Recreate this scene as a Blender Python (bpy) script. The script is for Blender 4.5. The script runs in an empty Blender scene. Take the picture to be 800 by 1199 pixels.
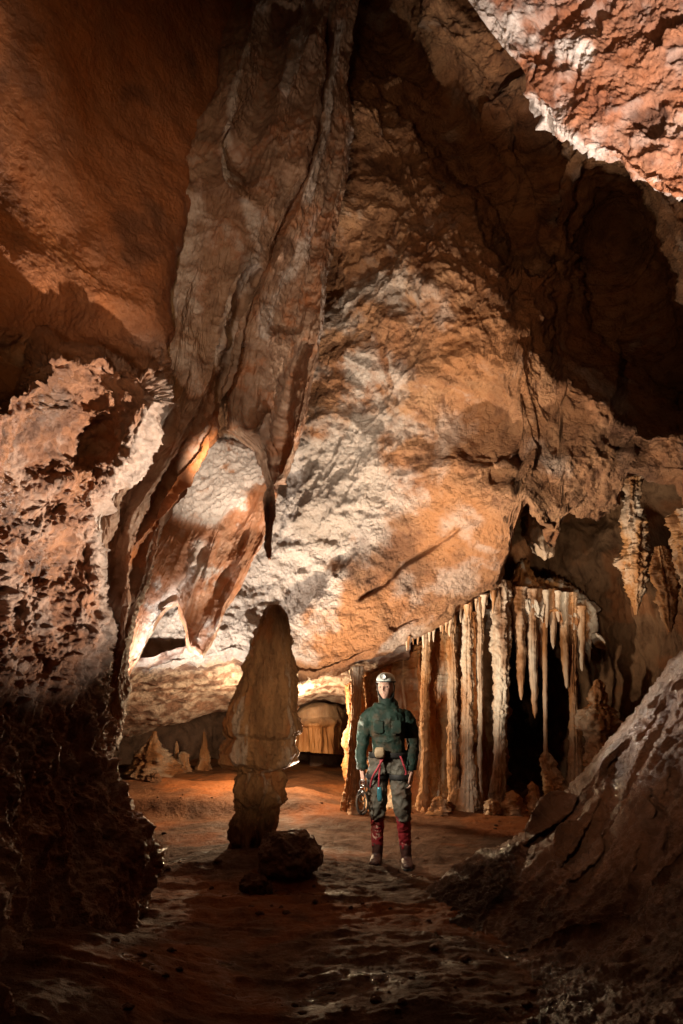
import bpy, math, random
import numpy as np

rnd = random.Random(7)
SC = bpy.context.scene
COL = SC.collection
PI = math.pi

# ------------------------------------------------------------------ camera model (used to lay rock faces out at real distances)
F_PX = 799.0
PITCH = math.radians(15)
CP, SP = math.cos(PITCH), math.sin(PITCH)
CAM_Z = 1.5


def at(px, py, Y):
    """World point seen at photo position (px, py) when it lies Y metres in front of the viewer."""
    px = np.asarray(px, float); py = np.asarray(py, float); Y = np.asarray(Y, float)
    u = (px - 400.0) / F_PX
    v = (599.5 - py) / F_PX
    dy = CP - v * SP
    dz = SP + v * CP
    t = Y / dy
    return np.stack([u * t, Y + 0 * u, CAM_Z + dz * t], -1)


# ------------------------------------------------------------------ noise
_rs = np.random.RandomState(11)
_G = _rs.normal(size=(256, 3)).astype(np.float32)
_G /= np.linalg.norm(_G, axis=1)[:, None]


def _hash(ix, iy, iz, seed):
    h = ix * np.uint32(374761393) + iy * np.uint32(668265263) + iz * np.uint32(2246822519) + np.uint32((seed * 3266489917) & 0xffffffff)
    h ^= h >> np.uint32(13)
    h *= np.uint32(1274126177)
    h ^= h >> np.uint32(16)
    return h


def perlin(P, seed=0):
    P = np.asarray(P, np.float32)
    shp = P.shape[:-1]
    P = P.reshape(-1, 3)
    i = np.floor(P)
    f = P - i
    i = i.astype(np.int32).astype(np.uint32)
    w = f * f * f * (f * (f * 6 - 15) + 10)
    out = np.zeros(len(P), np.float32)
    for dx in (0, 1):
        wx = w[:, 0] if dx else 1 - w[:, 0]
        for dy in (0, 1):
            wy = w[:, 1] if dy else 1 - w[:, 1]
            for dz in (0, 1):
                wz = w[:, 2] if dz else 1 - w[:, 2]
                g = _G[_hash(i[:, 0] + np.uint32(dx), i[:, 1] + np.uint32(dy), i[:, 2] + np.uint32(dz), seed) & np.uint32(255)]
                out += wx * wy * wz * (g[:, 0] * (f[:, 0] - dx) + g[:, 1] * (f[:, 1] - dy) + g[:, 2] * (f[:, 2] - dz))
    return (out * 1.5).reshape(shp)


def fbm(P, octaves=5, seed=0, gain=0.5, lac=2.03):
    P = np.asarray(P, np.float32)
    a, s = 1.0, 0.0
    for k in range(octaves):
        s = s + a * perlin(P, seed + k * 17)
        P = P * lac + 3.7
        a *= gain
    return s


def ridged(P, octaves=5, seed=0, gain=0.5, lac=2.1):
    """Sharp crests at 0, rounded hollows below."""
    P = np.asarray(P, np.float32)
    a, s, w = 1.0, 0.0, 1.0
    for k in range(octaves):
        n = 2.0 * np.abs(perlin(P, seed + k * 13))
        s = s - a * w * n
        w = np.clip(1.15 - n, 0, 1)
        P = P * lac + 5.1
        a *= gain
    return s


def warp(P, amt, freq, seed):
    Q = P * freq
    return P + amt * np.stack([perlin(Q, seed), perlin(Q + 31.4, seed + 1), perlin(Q + 77.7, seed + 2)], -1)


def smooth(a, b, x):
    t = np.clip((x - a) / (b - a), 0, 1)
    return t * t * (3 - 2 * t)


def pdist(px, py, poly, closed=False):
    """distance in photo units to a polyline, and the signed side (positive = right of travel direction)"""
    d = np.full(px.shape, 1e9); side = np.zeros(px.shape); tt = np.zeros(px.shape)
    pts = list(poly) + ([poly[0]] if closed else [])
    n = len(pts) - 1
    for k in range(n):
        (x0, y0), (x1, y1) = pts[k], pts[k + 1]
        vx, vy = x1 - x0, y1 - y0
        L2 = vx * vx + vy * vy + 1e-9
        t = np.clip(((px - x0) * vx + (py - y0) * vy) / L2, 0, 1)
        ex, ey = px - (x0 + t * vx), py - (y0 + t * vy)
        e = np.sqrt(ex * ex + ey * ey)
        m = e < d
        d = np.where(m, e, d)
        side = np.where(m, np.sign(vx * ey - vy * ex), side)
        tt = np.where(m, (k + t) / n, tt)
    return d, side, tt


def groove(px, py, poly, w, depth):
    d, _, t = pdist(px, py, poly)
    return depth * np.exp(-(d / w) ** 2) * np.clip(np.minimum(t, 1 - t) * 12 + 0.15, 0, 1)


def inside(px, py, poly, soft):
    """soft mask of a closed outline: 1 well inside, 0 outside"""
    d, _, _ = pdist(px, py, poly, True)
    c = np.zeros(px.shape, bool)
    n = len(poly)
    for k in range(n):
        x0, y0 = poly[k]; x1, y1 = poly[(k + 1) % n]
        if y0 == y1: continue
        c ^= ((y0 > py) != (y1 > py)) & (px < (x1 - x0) * (py - y0) / (y1 - y0) + x0)
    return smooth(-soft, soft, np.where(c, d, -d))


def blob(px, py, cx, cy, rx, ry, ang=0):
    a = math.radians(ang)
    x, y = px - cx, py - cy
    X = (x * math.cos(a) + y * math.sin(a)) / rx
    Y = (-x * math.sin(a) + y * math.cos(a)) / ry
    return np.exp(-(X * X + Y * Y))


class Depth:
    """smooth scattered interpolation of distance over the photo"""
    def __init__(self, pts, c=40.0):
        p = np.array(pts, float)
        self.xy = p[:, :2]; self.c = c
        r = np.sqrt(((self.xy[:, None] - self.xy[None]) ** 2).sum(-1) + c * c)
        n = len(p)
        A = np.zeros((n + 3, n + 3))
        A[:n, :n] = r + np.eye(n) * 1e-3
        A[:n, n] = 1; A[:n, n + 1:] = self.xy / 500.0
        A[n, :n] = 1; A[n + 1:, :n] = self.xy.T / 500.0
        b = np.concatenate([p[:, 2], np.zeros(3)])
        self.w = np.linalg.solve(A, b)

    def __call__(self, px, py):
        s = self.w[-3] + self.w[-2] * px / 500.0 + self.w[-1] * py / 500.0
        for (x, y), w in zip(self.xy, self.w):
            s = s + w * np.sqrt((px - x) ** 2 + (py - y) ** 2 + self.c ** 2)
        return s


# ------------------------------------------------------------------ mesh building
def grid_faces(nr, nc, wrap=False):
    i = np.arange(nr * nc).reshape(nr, nc)
    if wrap:
        i = np.concatenate([i, i[:, :1]], 1)
    return np.stack([i[:-1, :-1], i[1:, :-1], i[1:, 1:], i[:-1, 1:]], -1).reshape(-1, 4)


def mesh_obj(name, V, Fq, mat, parent=None, origin=None, attrs=None, tris=None, sm=True):
    V = np.asarray(V, np.float32).reshape(-1, 3)
    if parent is None:
        if origin is None:
            origin = np.array([V[:, 0].mean(), V[:, 1].mean(), V[:, 2].min()])
        V = V - np.asarray(origin, np.float32)
    me = bpy.data.meshes.new(name)
    Fq = np.asarray(Fq, np.int32).reshape(-1, 4) if Fq is not None and len(Fq) else np.zeros((0, 4), np.int32)
    T = np.asarray(tris, np.int32).reshape(-1, 3) if tris is not None and len(tris) else np.zeros((0, 3), np.int32)
    me.vertices.add(len(V)); me.vertices.foreach_set('co', V.ravel())
    nl = Fq.size + T.size
    me.loops.add(nl); me.loops.foreach_set('vertex_index', np.concatenate([Fq.ravel(), T.ravel()]).astype(np.int32))
    npoly = len(Fq) + len(T)
    me.polygons.add(npoly)
    st = np.concatenate([np.arange(len(Fq)) * 4, Fq.size + np.arange(len(T)) * 3]).astype(np.int32)
    me.polygons.foreach_set('loop_start', st)
    me.polygons.foreach_set('use_smooth', np.full(npoly, sm))
    me.update(calc_edges=True)
    for k, a in (attrs or {}).items():
        at_ = me.attributes.new(k, 'FLOAT', 'POINT')
        at_.data.foreach_set('value', np.asarray(a, np.float32).ravel())
    me.materials.append(mat)
    o = bpy.data.objects.new(name, me)
    COL.objects.link(o)
    if parent is not None:
        o.parent = parent
    else:
        o.location = [float(c) for c in origin]
    return o


def tag(o, label=None, cat=None, group=None, kind=None):
    if label: o['label'] = label
    if cat: o['category'] = cat
    if group: o['group'] = group
    if kind: o['kind'] = kind
    return o


def empty(name, loc, rz=0):
    o = bpy.data.objects.new(name, None)
    o.empty_display_size = 0.2
    o.location = loc; o.rotation_euler = (0, 0, rz)
    COL.objects.link(o)
    return o


def interp(pts):
    p = np.array(pts, float)
    return lambda v: np.interp(v, p[:, 0], p[:, 1])


def blur(A, k):
    for ax in (0, 1):
        n = A.shape[ax]
        kk = min(k, (n - 1) // 2)
        B = np.concatenate([np.repeat(np.take(A, [0], ax), kk + 1, ax), A, np.repeat(np.take(A, [-1], ax), kk, ax)], ax)
        c = np.cumsum(B, ax)
        A = (np.take(c, np.arange(2 * kk + 1, 2 * kk + 1 + n), ax) - np.take(c, np.arange(0, n), ax)) / (2 * kk + 1)
    return A


def normals(P):
    P = blur(P, 7)
    du = np.gradient(P, axis=1); dv = np.gradient(P, axis=0)
    N = np.cross(dv, du)
    N /= np.linalg.norm(N, axis=-1, keepdims=True) + 1e-9
    view = np.array([0, 0, CAM_Z]) - P
    s = np.sign((N * view).sum(-1, keepdims=True))
    s[s == 0] = 1
    return N, s


def relief(name, nx, ny, xl, xr, yt, yb, depth, disp, mat, attrs=None, wrap=(0, 0, 0, 0), curl=(0.35, 0.35, 0.35, 0.35), skirt=0.5, jag=0.0, seed=0):
    """A rock face. xl/xr: side outline by height, yt/yb: top/bottom outline by x; wrap = how many photo units of
    each side (left, right, top, bottom) roll back by curl metres; a skirt then carries the stone further back."""
    s = np.linspace(0, 1, nx)[None, :]; t = np.linspace(0, 1, ny)[:, None]
    xl = xl if callable(xl) else (lambda y, c=xl: c + 0 * y)
    xr = xr if callable(xr) else (lambda y, c=xr: c + 0 * y)
    yt = yt if callable(yt) else (lambda x, c=yt: c + 0 * x)
    yb = yb if callable(yb) else (lambda x, c=yb: c + 0 * x)
    # outline mapping, iterated so that both pairs of sides are respected
    y = yt(np.array(0.0)) * (1 - t) + yb(np.array(0.0)) * t + 0 * s
    x = xl(y) * (1 - s) + xr(y) * s
    for _ in range(3):
        y = yt(x) * (1 - t) + yb(x) * t
        x = xl(y) * (1 - s) + xr(y) * s
    if jag:
        Q = np.stack([x / 60, y / 60, 0 * x + seed], -1)
        x = x + jag * fbm(Q, 4, seed + 900, 0.6) * (1 + 0 * s)
    D = depth(x, y)
    back = np.zeros_like(D)
    for k, e in enumerate((x - x[:, :1], x[:, -1:] - x, y - y[:1], y[-1:] - y)):
        if wrap[k] > 0:
            q = np.clip(1 - np.abs(e) / wrap[k], 0, 1)
            back = np.maximum(back, curl[k] * (1 - np.sqrt(np.clip(1 - q * q, 0, 1))))
    P = at(x, y, D + back)
    N, sg = normals(P)
    N = N * sg
    d = disp(P, x, y)
    P = P + N * d[..., None]
    A = {k: np.broadcast_to(v, x.shape).copy() for k, v in (attrs(P, x, y) if attrs else {}).items()}
    # skirts: continue the stone backwards behind its own outline
    def sk(P, A, axis, end):
        rows = []
        idx = [slice(None)] * 2
        idx[axis] = 0 if end == 0 else -1
        e = P[tuple(idx)]
        idx[axis] = min(14, P.shape[axis] - 1) if end == 0 else -min(15, P.shape[axis])
        inn = P[tuple(idx)] - e
        inn = inn - 0 * inn
        L = np.linalg.norm(inn, axis=1, keepdims=True) + 1e-6
        inn = inn / L * np.minimum(L, 0.25)
        ray = e - np.array([0, 0, CAM_Z]); ray /= np.linalg.norm(ray, axis=1, keepdims=True)
        for k in (0.25, 0.6, 1.0):
            q = e + inn * k * 0.9 + ray * skirt * k
            rows.append(np.expand_dims(q, axis))
        if end == 0: rows = rows[::-1]
        P2 = np.concatenate(rows + [P] if end == 0 else [P] + rows, axis)
        A2 = {}
        for k, v in A.items():
            idx[axis] = slice(0, 1) if end == 0 else slice(-1, None)
            z = np.repeat(v[tuple(idx)], 3, axis)
            A2[k] = np.concatenate([z, v] if end == 0 else [v, z], axis)
        return P2, A2
    if skirt:
        if wrap[0]: P, A = sk(P, A, 1, 0)
        if wrap[1]: P, A = sk(P, A, 1, 1)
        if wrap[2]: P, A = sk(P, A, 0, 0)
        if wrap[3]: P, A = sk(P, A, 0, 1)
    return mesh_obj(name, P, grid_faces(P.shape[0], P.shape[1]), mat, attrs=A)


def spine_mesh(C, RX, RY, nseg, dispf=None, cap=True):
    """horizontal rings round a spine of centres C (n,3) with radii RX, RY (n); dispf(points, angle) -> outward metres"""
    C = np.asarray(C, float); n = len(C)
    a = np.linspace(0, 2 * PI, nseg, endpoint=False)[None, :]
    RX = np.asarray(RX)[:, None]; RY = np.asarray(RY)[:, None]
    dirs = np.stack([np.cos(a) + 0 * RX, np.sin(a) + 0 * RX, 0 * a + 0 * RX], -1)
    P = C[:, None, :] + dirs * np.stack([RX + 0 * a, RY + 0 * a, 0 * a + 0 * RX], -1)
    if dispf is not None:
        P = P + dirs * dispf(P, a + 0 * RX)[..., None]
    Fq = grid_faces(n, nseg, True)
    V = P.reshape(-1, 3)
    tris = []
    if cap:
        V = np.concatenate([V, P[0].mean(0)[None], P[-1].mean(0)[None]])
        k0, k1 = len(V) - 2, len(V) - 1
        for j in range(nseg):
            tris.append((k0, j, (j + 1) % nseg))
            b = (n - 1) * nseg
            tris.append((k1, b + (j + 1) % nseg, b + j))
    return V, Fq, np.array(tris)


# ------------------------------------------------------------------ materials
def nd(nt, t, **kw):
    n = nt.nodes.new(t)
    for k, v in kw.items():
        setattr(n, k, v)
    return n


def rock_mat(name, dark, mid, light, pale=(0.55, 0.47, 0.40), rough=(0.55, 0.95), bump=0.9, scale=1.0, spec=0.35, translucent=0.0,
             wet=0.0, stretch=(1, 1, 1), bdist=0.02, iron_and_glow=(0.42, 0.13, 0.03)):
    m = bpy.data.materials.new(name); m.use_nodes = True
    nt = m.node_tree; nt.nodes.clear(); L = nt.links.new
    out = nd(nt, 'ShaderNodeOutputMaterial')
    b = nd(nt, 'ShaderNodeBsdfPrincipled')
    tc = nd(nt, 'ShaderNodeTexCoord')
    mp = nd(nt, 'ShaderNodeMapping'); mp.inputs['Scale'].default_value = [scale * c for c in stretch]
    L(tc.outputs['Object'], mp.inputs['Vector'])

    def noise(sc, det=8, ro=0.6, dist=0.0):
        n = nd(nt, 'ShaderNodeTexNoise'); n.inputs['Scale'].default_value = sc; n.inputs['Detail'].default_value = det
        n.inputs['Roughness'].default_value = ro; n.inputs['Distortion'].default_value = dist
        L(mp.outputs['Vector'], n.inputs['Vector']); return n.outputs['Fac']

    def rng(x, a, b_, c=0.0, d=1.0):
        r = nd(nt, 'ShaderNodeMapRange'); r.inputs[1].default_value = a; r.inputs[2].default_value = b_
        r.inputs[3].default_value = c; r.inputs[4].default_value = d
        L(x, r.inputs[0]); return r.outputs[0]

    def mix(f, a, c):
        x = nd(nt, 'ShaderNodeMix', data_type='RGBA')
        for s_, v in ((x.inputs[0], f), (x.inputs[6], a), (x.inputs[7], c)):
            if isinstance(v, (tuple, list)): s_.default_value = (*v, 1)
            elif isinstance(v, float): s_.default_value = v
            else: L(v, s_)
        return x.outputs[2]

    def mth(op, a, c):
        x = nd(nt, 'ShaderNodeMath', operation=op)
        for s_, v in ((x.inputs[0], a), (x.inputs[1], c)):
            if isinstance(v, (int, float)): s_.default_value = v
            else: L(v, s_)
        return x.outputs[0]
    big = noise(0.9, 6, 0.6, 0.8); med = noise(5.0, 9, 0.65, 0.3); fine = noise(28.0, 8, 0.7); grit = noise(95.0, 4, 0.7)
    c = mix(rng(big, 0.35, 0.65), mid, light)
    c = mix(rng(med, 0.46, 0.72), c, dark)
    c = mix(rng(fine, 0.52, 0.85, 0, 0.6), c, light)
    c = mix(rng(grit, 0.56, 0.85, 0, 0.45), c, dark)
    ir = nd(nt, 'ShaderNodeAttribute', attribute_name='iron_and_glow')
    irf = mth('MULTIPLY', ir.outputs['Fac'], rng(med, 0.3, 0.6, 0.6, 1.0))
    c = mix(irf, c, iron_and_glow)
    ca = nd(nt, 'ShaderNodeAttribute', attribute_name='calcite_and_light')
    caf = mth('MULTIPLY', ca.outputs['Fac'], rng(fine, 0.3, 0.62, 0.55, 1.0))
    c = mix(caf, c, pale)
    st = nd(nt, 'ShaderNodeAttribute', attribute_name='stain_and_shade')
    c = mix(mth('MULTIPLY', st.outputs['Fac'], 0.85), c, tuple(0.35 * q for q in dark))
    L(c, b.inputs['Base Color'])
    rr = rng(med, 0.35, 0.7, rough[0], rough[1])
    if wet:
        rr = mth('SUBTRACT', rr, rng(big, 0.5, 0.62, 0.0, wet))
        rr = mth('MAXIMUM', rr, 0.12)
    wa = nd(nt, 'ShaderNodeAttribute', attribute_name='wet')
    wf = mth('MULTIPLY', wa.outputs['Fac'], rng(med, 0.42, 0.55, 0.25, 1.0))
    wm = nd(nt, 'ShaderNodeMix', data_type='FLOAT'); L(wf, wm.inputs[0]); L(rr, wm.inputs[2]); wm.inputs[3].default_value = 0.13
    L(wm.outputs[0], b.inputs['Roughness'])
    b.inputs['Specular IOR Level'].default_value = spec
    vor = nd(nt, 'ShaderNodeTexVoronoi'); vor.inputs['Scale'].default_value = 22; L(mp.outputs['Vector'], vor.inputs['Vector'])
    hsum = mth('ADD', mth('MULTIPLY', med, 1.6), mth('ADD', mth('MULTIPLY', fine, 0.8), mth('MULTIPLY', grit, 0.35)))
    hsum = mth('ADD', hsum, mth('MULTIPLY', vor.outputs['Distance'], 0.25))
    bp = nd(nt, 'ShaderNodeBump'); bp.inputs['Strength'].default_value = bump; bp.inputs['Distance'].default_value = bdist * 2
    L(hsum, bp.inputs['Height']); L(bp.outputs['Normal'], b.inputs['Normal'])
    if translucent:
        tr = nd(nt, 'ShaderNodeBsdfTranslucent'); tr.inputs['Color'].default_value = (0.9, 0.35, 0.12, 1)
        mx = nd(nt, 'ShaderNodeMixShader'); mx.inputs[0].default_value = translucent
        L(b.outputs[0], mx.inputs[1]); L(tr.outputs[0], mx.inputs[2]); L(mx.outputs[0], out.inputs['Surface'])
    else:
        L(b.outputs[0], out.inputs['Surface'])
    return m


def plain_mat(name, col, rough=0.7, metal=0.0, var=0.35, scale=30, bump=0.2, spec=0.4, mud=0.0):
    m = bpy.data.materials.new(name); m.use_nodes = True
    nt = m.node_tree; L = nt.links.new
    b = nt.nodes['Principled BSDF']
    tc = nd(nt, 'ShaderNodeTexCoord')
    n = nd(nt, 'ShaderNodeTexNoise'); n.inputs['Scale'].default_value = scale; n.inputs['Detail'].default_value = 6
    L(tc.outputs['Object'], n.inputs['Vector'])
    mx = nd(nt, 'ShaderNodeMix', data_type='RGBA')
    mx.inputs[6].default_value = (*[c * (1 - var) for c in col], 1); mx.inputs[7].default_value = (*[min(1, c * (1 + var)) for c in col], 1)
    L(n.outputs['Fac'], mx.inputs[0])
    res = mx.outputs[2]
    if mud:
        n2 = nd(nt, 'ShaderNodeTexNoise'); n2.inputs['Scale'].default_value = 5; n2.inputs['Detail'].default_value = 8; n2.inputs['Roughness'].default_value = 0.7
        L(tc.outputs['Object'], n2.inputs['Vector'])
        r2 = nd(nt, 'ShaderNodeMapRange'); r2.inputs[1].default_value = 0.5; r2.inputs[2].default_value = 0.68; r2.inputs[4].default_value = mud
        L(n2.outputs['Fac'], r2.inputs[0])
        m2 = nd(nt, 'ShaderNodeMix', data_type='RGBA'); m2.inputs[7].default_value = (0.10, 0.05, 0.025, 1)
        L(r2.outputs[0], m2.inputs[0]); L(res, m2.inputs[6]); res = m2.outputs[2]
    L(res, b.inputs['Base Color'])
    b.inputs['Roughness'].default_value = rough; b.inputs['Metallic'].default_value = metal
    b.inputs['Specular IOR Level'].default_value = spec
    bp = nd(nt, 'ShaderNodeBump'); bp.inputs['Strength'].default_value = bump; bp.inputs['Distance'].default_value = 0.01
    L(n.outputs['Fac'], bp.inputs['Height']); L(bp.outputs['Normal'], b.inputs['Normal'])
    return m


M_WALL = rock_mat('ochre_limestone', (0.11, 0.038, 0.014), (0.29, 0.112, 0.038), (0.41, 0.215, 0.10), bump=1.3, pale=(0.58, 0.49, 0.40), iron_and_glow=(0.40, 0.165, 0.055), wet=0.1)
M_LEFT = rock_mat('pitted_limestone', (0.11, 0.038, 0.015), (0.25, 0.095, 0.036), (0.36, 0.165, 0.08), wet=0.35, rough=(0.45, 0.85), spec=0.5)
M_DRAPE = rock_mat('banded_flowstone', (0.12, 0.056, 0.030), (0.26, 0.145, 0.085), (0.38, 0.25, 0.165), rough=(0.4, 0.8), bump=0.45, translucent=0.12, wet=0.1)
M_OVER = rock_mat('pink_limestone', (0.13, 0.042, 0.020), (0.31, 0.118, 0.060), (0.44, 0.23, 0.145), pale=(0.72, 0.65, 0.60), wet=0.0)
M_SLOPE = rock_mat('cracked_clay_rock', (0.06, 0.026, 0.014), (0.15, 0.070, 0.038), (0.24, 0.125, 0.072), rough=(0.4, 0.8), wet=0.3, spec=0.5)
M_FLOOR = rock_mat('wet_clay_floor', (0.045, 0.019, 0.008), (0.105, 0.045, 0.020), (0.165, 0.078, 0.037), rough=(0.6, 0.95), wet=0.0, spec=0.25)
M_COLUMN = rock_mat('column_calcite', (0.17, 0.065, 0.020), (0.40, 0.19, 0.065), (0.52, 0.30, 0.13), pale=(0.75, 0.68, 0.56), rough=(0.4, 0.8), stretch=(1, 1, 0.3), bump=0.4, wet=0.0)
M_STAL = rock_mat('stalagmite_calcite', (0.12, 0.050, 0.020), (0.29, 0.14, 0.055), (0.42, 0.23, 0.11), stretch=(1.3, 1.3, 0.45), bump=1.0)
M_ALCOVE = rock_mat('brown_flowstone', (0.09, 0.038, 0.016), (0.22, 0.11, 0.05), (0.32, 0.18, 0.09), stretch=(1, 1, 0.5))
M_FAR = rock_mat('grey_brown_limestone', (0.07, 0.04, 0.03), (0.17, 0.10, 0.075), (0.26, 0.15, 0.10))

# ------------------------------------------------------------------ the back wall and ceiling slab
lip = interp([(-100, 900), (60, 850), (120, 822), (165, 800), (235, 787), (275, 777), (300, 792), (350, 814), (375, 812), (400, 800), (440, 777), (470, 757),
              (520, 732), (560, 708), (588, 694), (600, 665), (610, 605), (618, 596), (632, 622), (648, 652), (658, 640), (664, 604), (700, 618),
              (728, 604), (740, 566), (790, 572), (806, 600), (1000, 660)])
wall_depth = Depth([
    (60, 850, 9.4), (165, 800, 9.1), (235, 785, 8.9), (275, 775, 8.7), (350, 812, 8.7), (440, 777, 8.7), (520, 732, 8.7), (590, 692, 8.6),
    (170, 700, 9.3), (250, 650, 8.9), (330, 560, 8.5), (330, 700, 8.6), (400, 450, 7.8), (400, 620, 8.3), (460, 640, 8.3), (540, 620, 8.0), (605, 600, 7.7),
    (500, 520, 7.6), (450, 300, 7.1), (420, 100, 7.5), (300, 300, 8.8), (300, 0, 8.6), (150, 300, 9.2), (550, 100, 7.4), (560, 300, 6.7), (600, 420, 6.8), (560, 480, 7.3),
    (640, 560, 7.3), (700, 520, 7.0), (800, 520, 6.6), (740, 600, 7.3), (660, 400, 7.0), (640, 250, 7.2), (700, 100, 7.2), (850, 100, 6.8), (850, 350, 6.6),
    (960, 500, 5.6), (960, 0, 6.2), (400, -200, 7.4), (700, -200, 6.5), (60, 400, 9.8), (60, 0, 9.4), (60, -200, 8.5)])
RECESS = [(700, 222), (735, 238), (765, 290), (785, 345), (830, 400), (850, 475), (770, 462), (722, 430), (668, 392), (684, 330), (690, 270)]
VALLEY = [(425, -40), (455, 40), (505, 110), (555, 180), (590, 225), (620, 300)]


def wall_d(x, y):
    D = wall_depth(x, y)
    D = D + 2.6 * inside(x, y, RECESS, 42)
    D = D + groove(x, y, VALLEY, 30, 1.1)
    D = D + groove(x, y, [(610, 120), (640, 210), (660, 300)], 28, 0.7)
    # smooth tilted slab under the popcorn zone: nearer than the wall above its upper edge
    d, sd, t = pdist(x, y, [(270, 790), (300, 740), (345, 705), (405, 655), (440, 600), (475, 545), (520, 535)])
    D = D + 0.05 * smooth(-12, 12, -sd * d) * smooth(120, 0, d)
    # the slab's right-hand brow over the alcove
    D = D - 0.45 * blob(x, y, 585, 610, 60, 75, 20)
    D = D - 0.12 * blob(x, y, 680, 545, 80, 40)
    D = D + groove(x, y, [(570, 556), (595, 553), (612, 572)], 6, 0.16)
    # crack
    D = D + groove(x, y, [(420, 702), (452, 684), (470, 664), (500, 648), (522, 632), (545, 612)], 2.6, 0.10)
    D = D + groove(x, y, [(585, 500), (596, 520), (602, 545)], 6, 0.12)
    return D


def wall_disp(P, x, y):
    pop = np.clip(blob(x, y, 260, 570, 70, 60) + blob(x, y, 210, 750, 70, 50) + blob(x, y, 420, 540, 70, 110, 20) + blob(x, y, 330, 680, 55, 90, 30) + blob(x, y, 280, 560, 80, 90) + 0.8 * blob(x, y, 430, 340, 60, 110), 0, 1)
    slab = inside(x, y, [(270, 800), (345, 705), (405, 655), (445, 600), (480, 545), (560, 545), (612, 575), (612, 640), (590, 700), (440, 780), (350, 830)], 18)
    Q = warp(P, 0.25, 1.3, 5)
    d = 0.22 * (1 - 0.5 * slab) * fbm(Q * 0.8, 4, 21)
    d = d + (0.07 * (1 - 0.8 * slab)) * ridged(Q * 1.5, 6, 40, 0.6)
    d = d + 0.03 * (1 - 0.4 * slab) * fbm(Q * 5, 5, 60, 0.65) + 0.07 * (1 - 0.6 * slab) * ridged(Q * 0.9 + 4, 3, 64, 0.5) + 0.018 * ridged(warp(P, .1, 3, 66) * 3.6, 5, 67, 0.65)
    d = d + 0.018 * pop * ridged(P * 7, 5, 75, 0.68) + 0.012 * (1 - 0.6 * slab) * ridged(P * 12, 3, 78, 0.6)
    upper = smooth(520, 300, y) * smooth(380, 460, x)
    # bedding running down to the right
    S = np.stack([P[..., 0] * 0.8 + P[..., 2] * 0.9, P[..., 1] * 0.6, (P[..., 2] - P[..., 0]) * 0.25], -1)
    d = d + upper * (0.07 * ridged(warp(S, .5, .9, 83) * 1.5, 6, 81, 0.62) + 0.05 * fbm(Q * 3.2, 5, 85, .6))
    d = d + 0.022 * slab * ridged(S * 2.4, 4, 87, 0.55) + 0.012 * slab * fbm(P * 9, 4, 89, .65)
    return d


def wall_attr(P, x, y):
    n = fbm(P * 1.5, 5, 101, 0.6)
    ca = (1.2 * blob(x, y, 260, 570, 80, 70) + blob(x, y, 200, 750, 90, 60) + blob(x, y, 430, 540, 75, 120, 15) + 1.1 * blob(x, y, 320, 680, 70, 110, 30) + 0.8 * blob(x, y, 210, 760, 90, 60) + 0.7 * blob(x, y, 430, 330, 55, 80)
          + 0.8 * blob(x, y, 515, 680, 60, 26, -35) + 0.5 * blob(x, y, 480, 745, 40, 14, -30) + 0.5 * blob(x, y, 640, 545, 35, 30) + 0.6 * blob(x, y, 560, 600, 20, 40, 20)
          + 0.45 * blob(x, y, 700, 450, 90, 22, 30)) + 0.15
    ca = smooth(0.45, 1.0, ca + 0.7 * n)
    d, _, _ = pdist(x, y, [(335, 725), (352, 708), (400, 672)])
    ca = np.maximum(ca, np.exp(-(d / 7) ** 2))
    ir = smooth(0.3, 0.8, blob(x, y, 400, 730, 90, 60, -25) + blob(x, y, 540, 620, 80, 70, -30) + 0.8 * blob(x, y, 570, 420, 110, 90) + 0.4 * n)
    left_ = smooth(520, 400, x)
    return {'calcite_and_light': ca * (0.55 + 0.4 * left_), 'iron_and_glow': ir * 0.8, 'stain_and_shade': smooth(0.25, 0.6, groove(x, y, [(600, 40), (650, 200), (720, 300)], 60, 0.3) + 0.7 * fbm(P * 0.9, 4, 130)) * 0.6}  # random dark patches, denser in a band below the overhang


back_wall = relief('cave_wall', 640, 700, 40, 980, -260, lip, wall_d, wall_disp, M_WALL, wall_attr, wrap=(0, 0, 0, 16), curl=(0, 0, 0, 0.5), skirt=1.2)
tag(back_wall, 'huge orange and whitish rock face rising and leaning over the caver', 'cave wall', kind='structure')

# the vault over the side chamber, beyond the lip
cham_edge = interp([(40, 905), (120, 873), (145, 864), (200, 851), (262, 836), (300, 834), (345, 830), (372, 821), (400, 823), (425, 830), (480, 850)])
cham_depth = lambda x, y: 8.9 + (np.clip(y - (lip(x) - 30), 0, 200) / (cham_edge(x) - (lip(x) - 30))) ** 1.3 * 3.2
vault = relief('chamber_ceiling', 260, 90, 40, 480, lambda x: lip(x) - 30, cham_edge, cham_depth,
               lambda P, x, y: 0.08 * fbm(P * 1.2, 4, 150) + 0.025 * ridged(P * 5, 4, 155, 0.6), M_FAR,
               lambda P, x, y: {'calcite_and_light': smooth(0.0, 0.5, 0.25 + fbm(P * 5, 3, 160)) * 0.7}, wrap=(0, 0, 0, 5), curl=(0, 0, 0, 0.4), skirt=1.5)
tag(vault, 'low sloping rock ceiling over the side chamber behind the big stalagmite', 'cave ceiling', kind='structure')
far = relief('chamber_wall', 200, 130, 20, 520, 740, 950, lambda x, y: 16.0 - 0.012 * np.abs(x - 250), lambda P, x, y: 0.5 * fbm(P * 0.6, 4, 170) + 0.25 * ridged(P * np.array([1.6, 1.6, 0.4]), 4, 175), M_FAR)
tag(far, 'dim far end wall of the low side chamber', 'cave wall', kind='structure')

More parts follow.
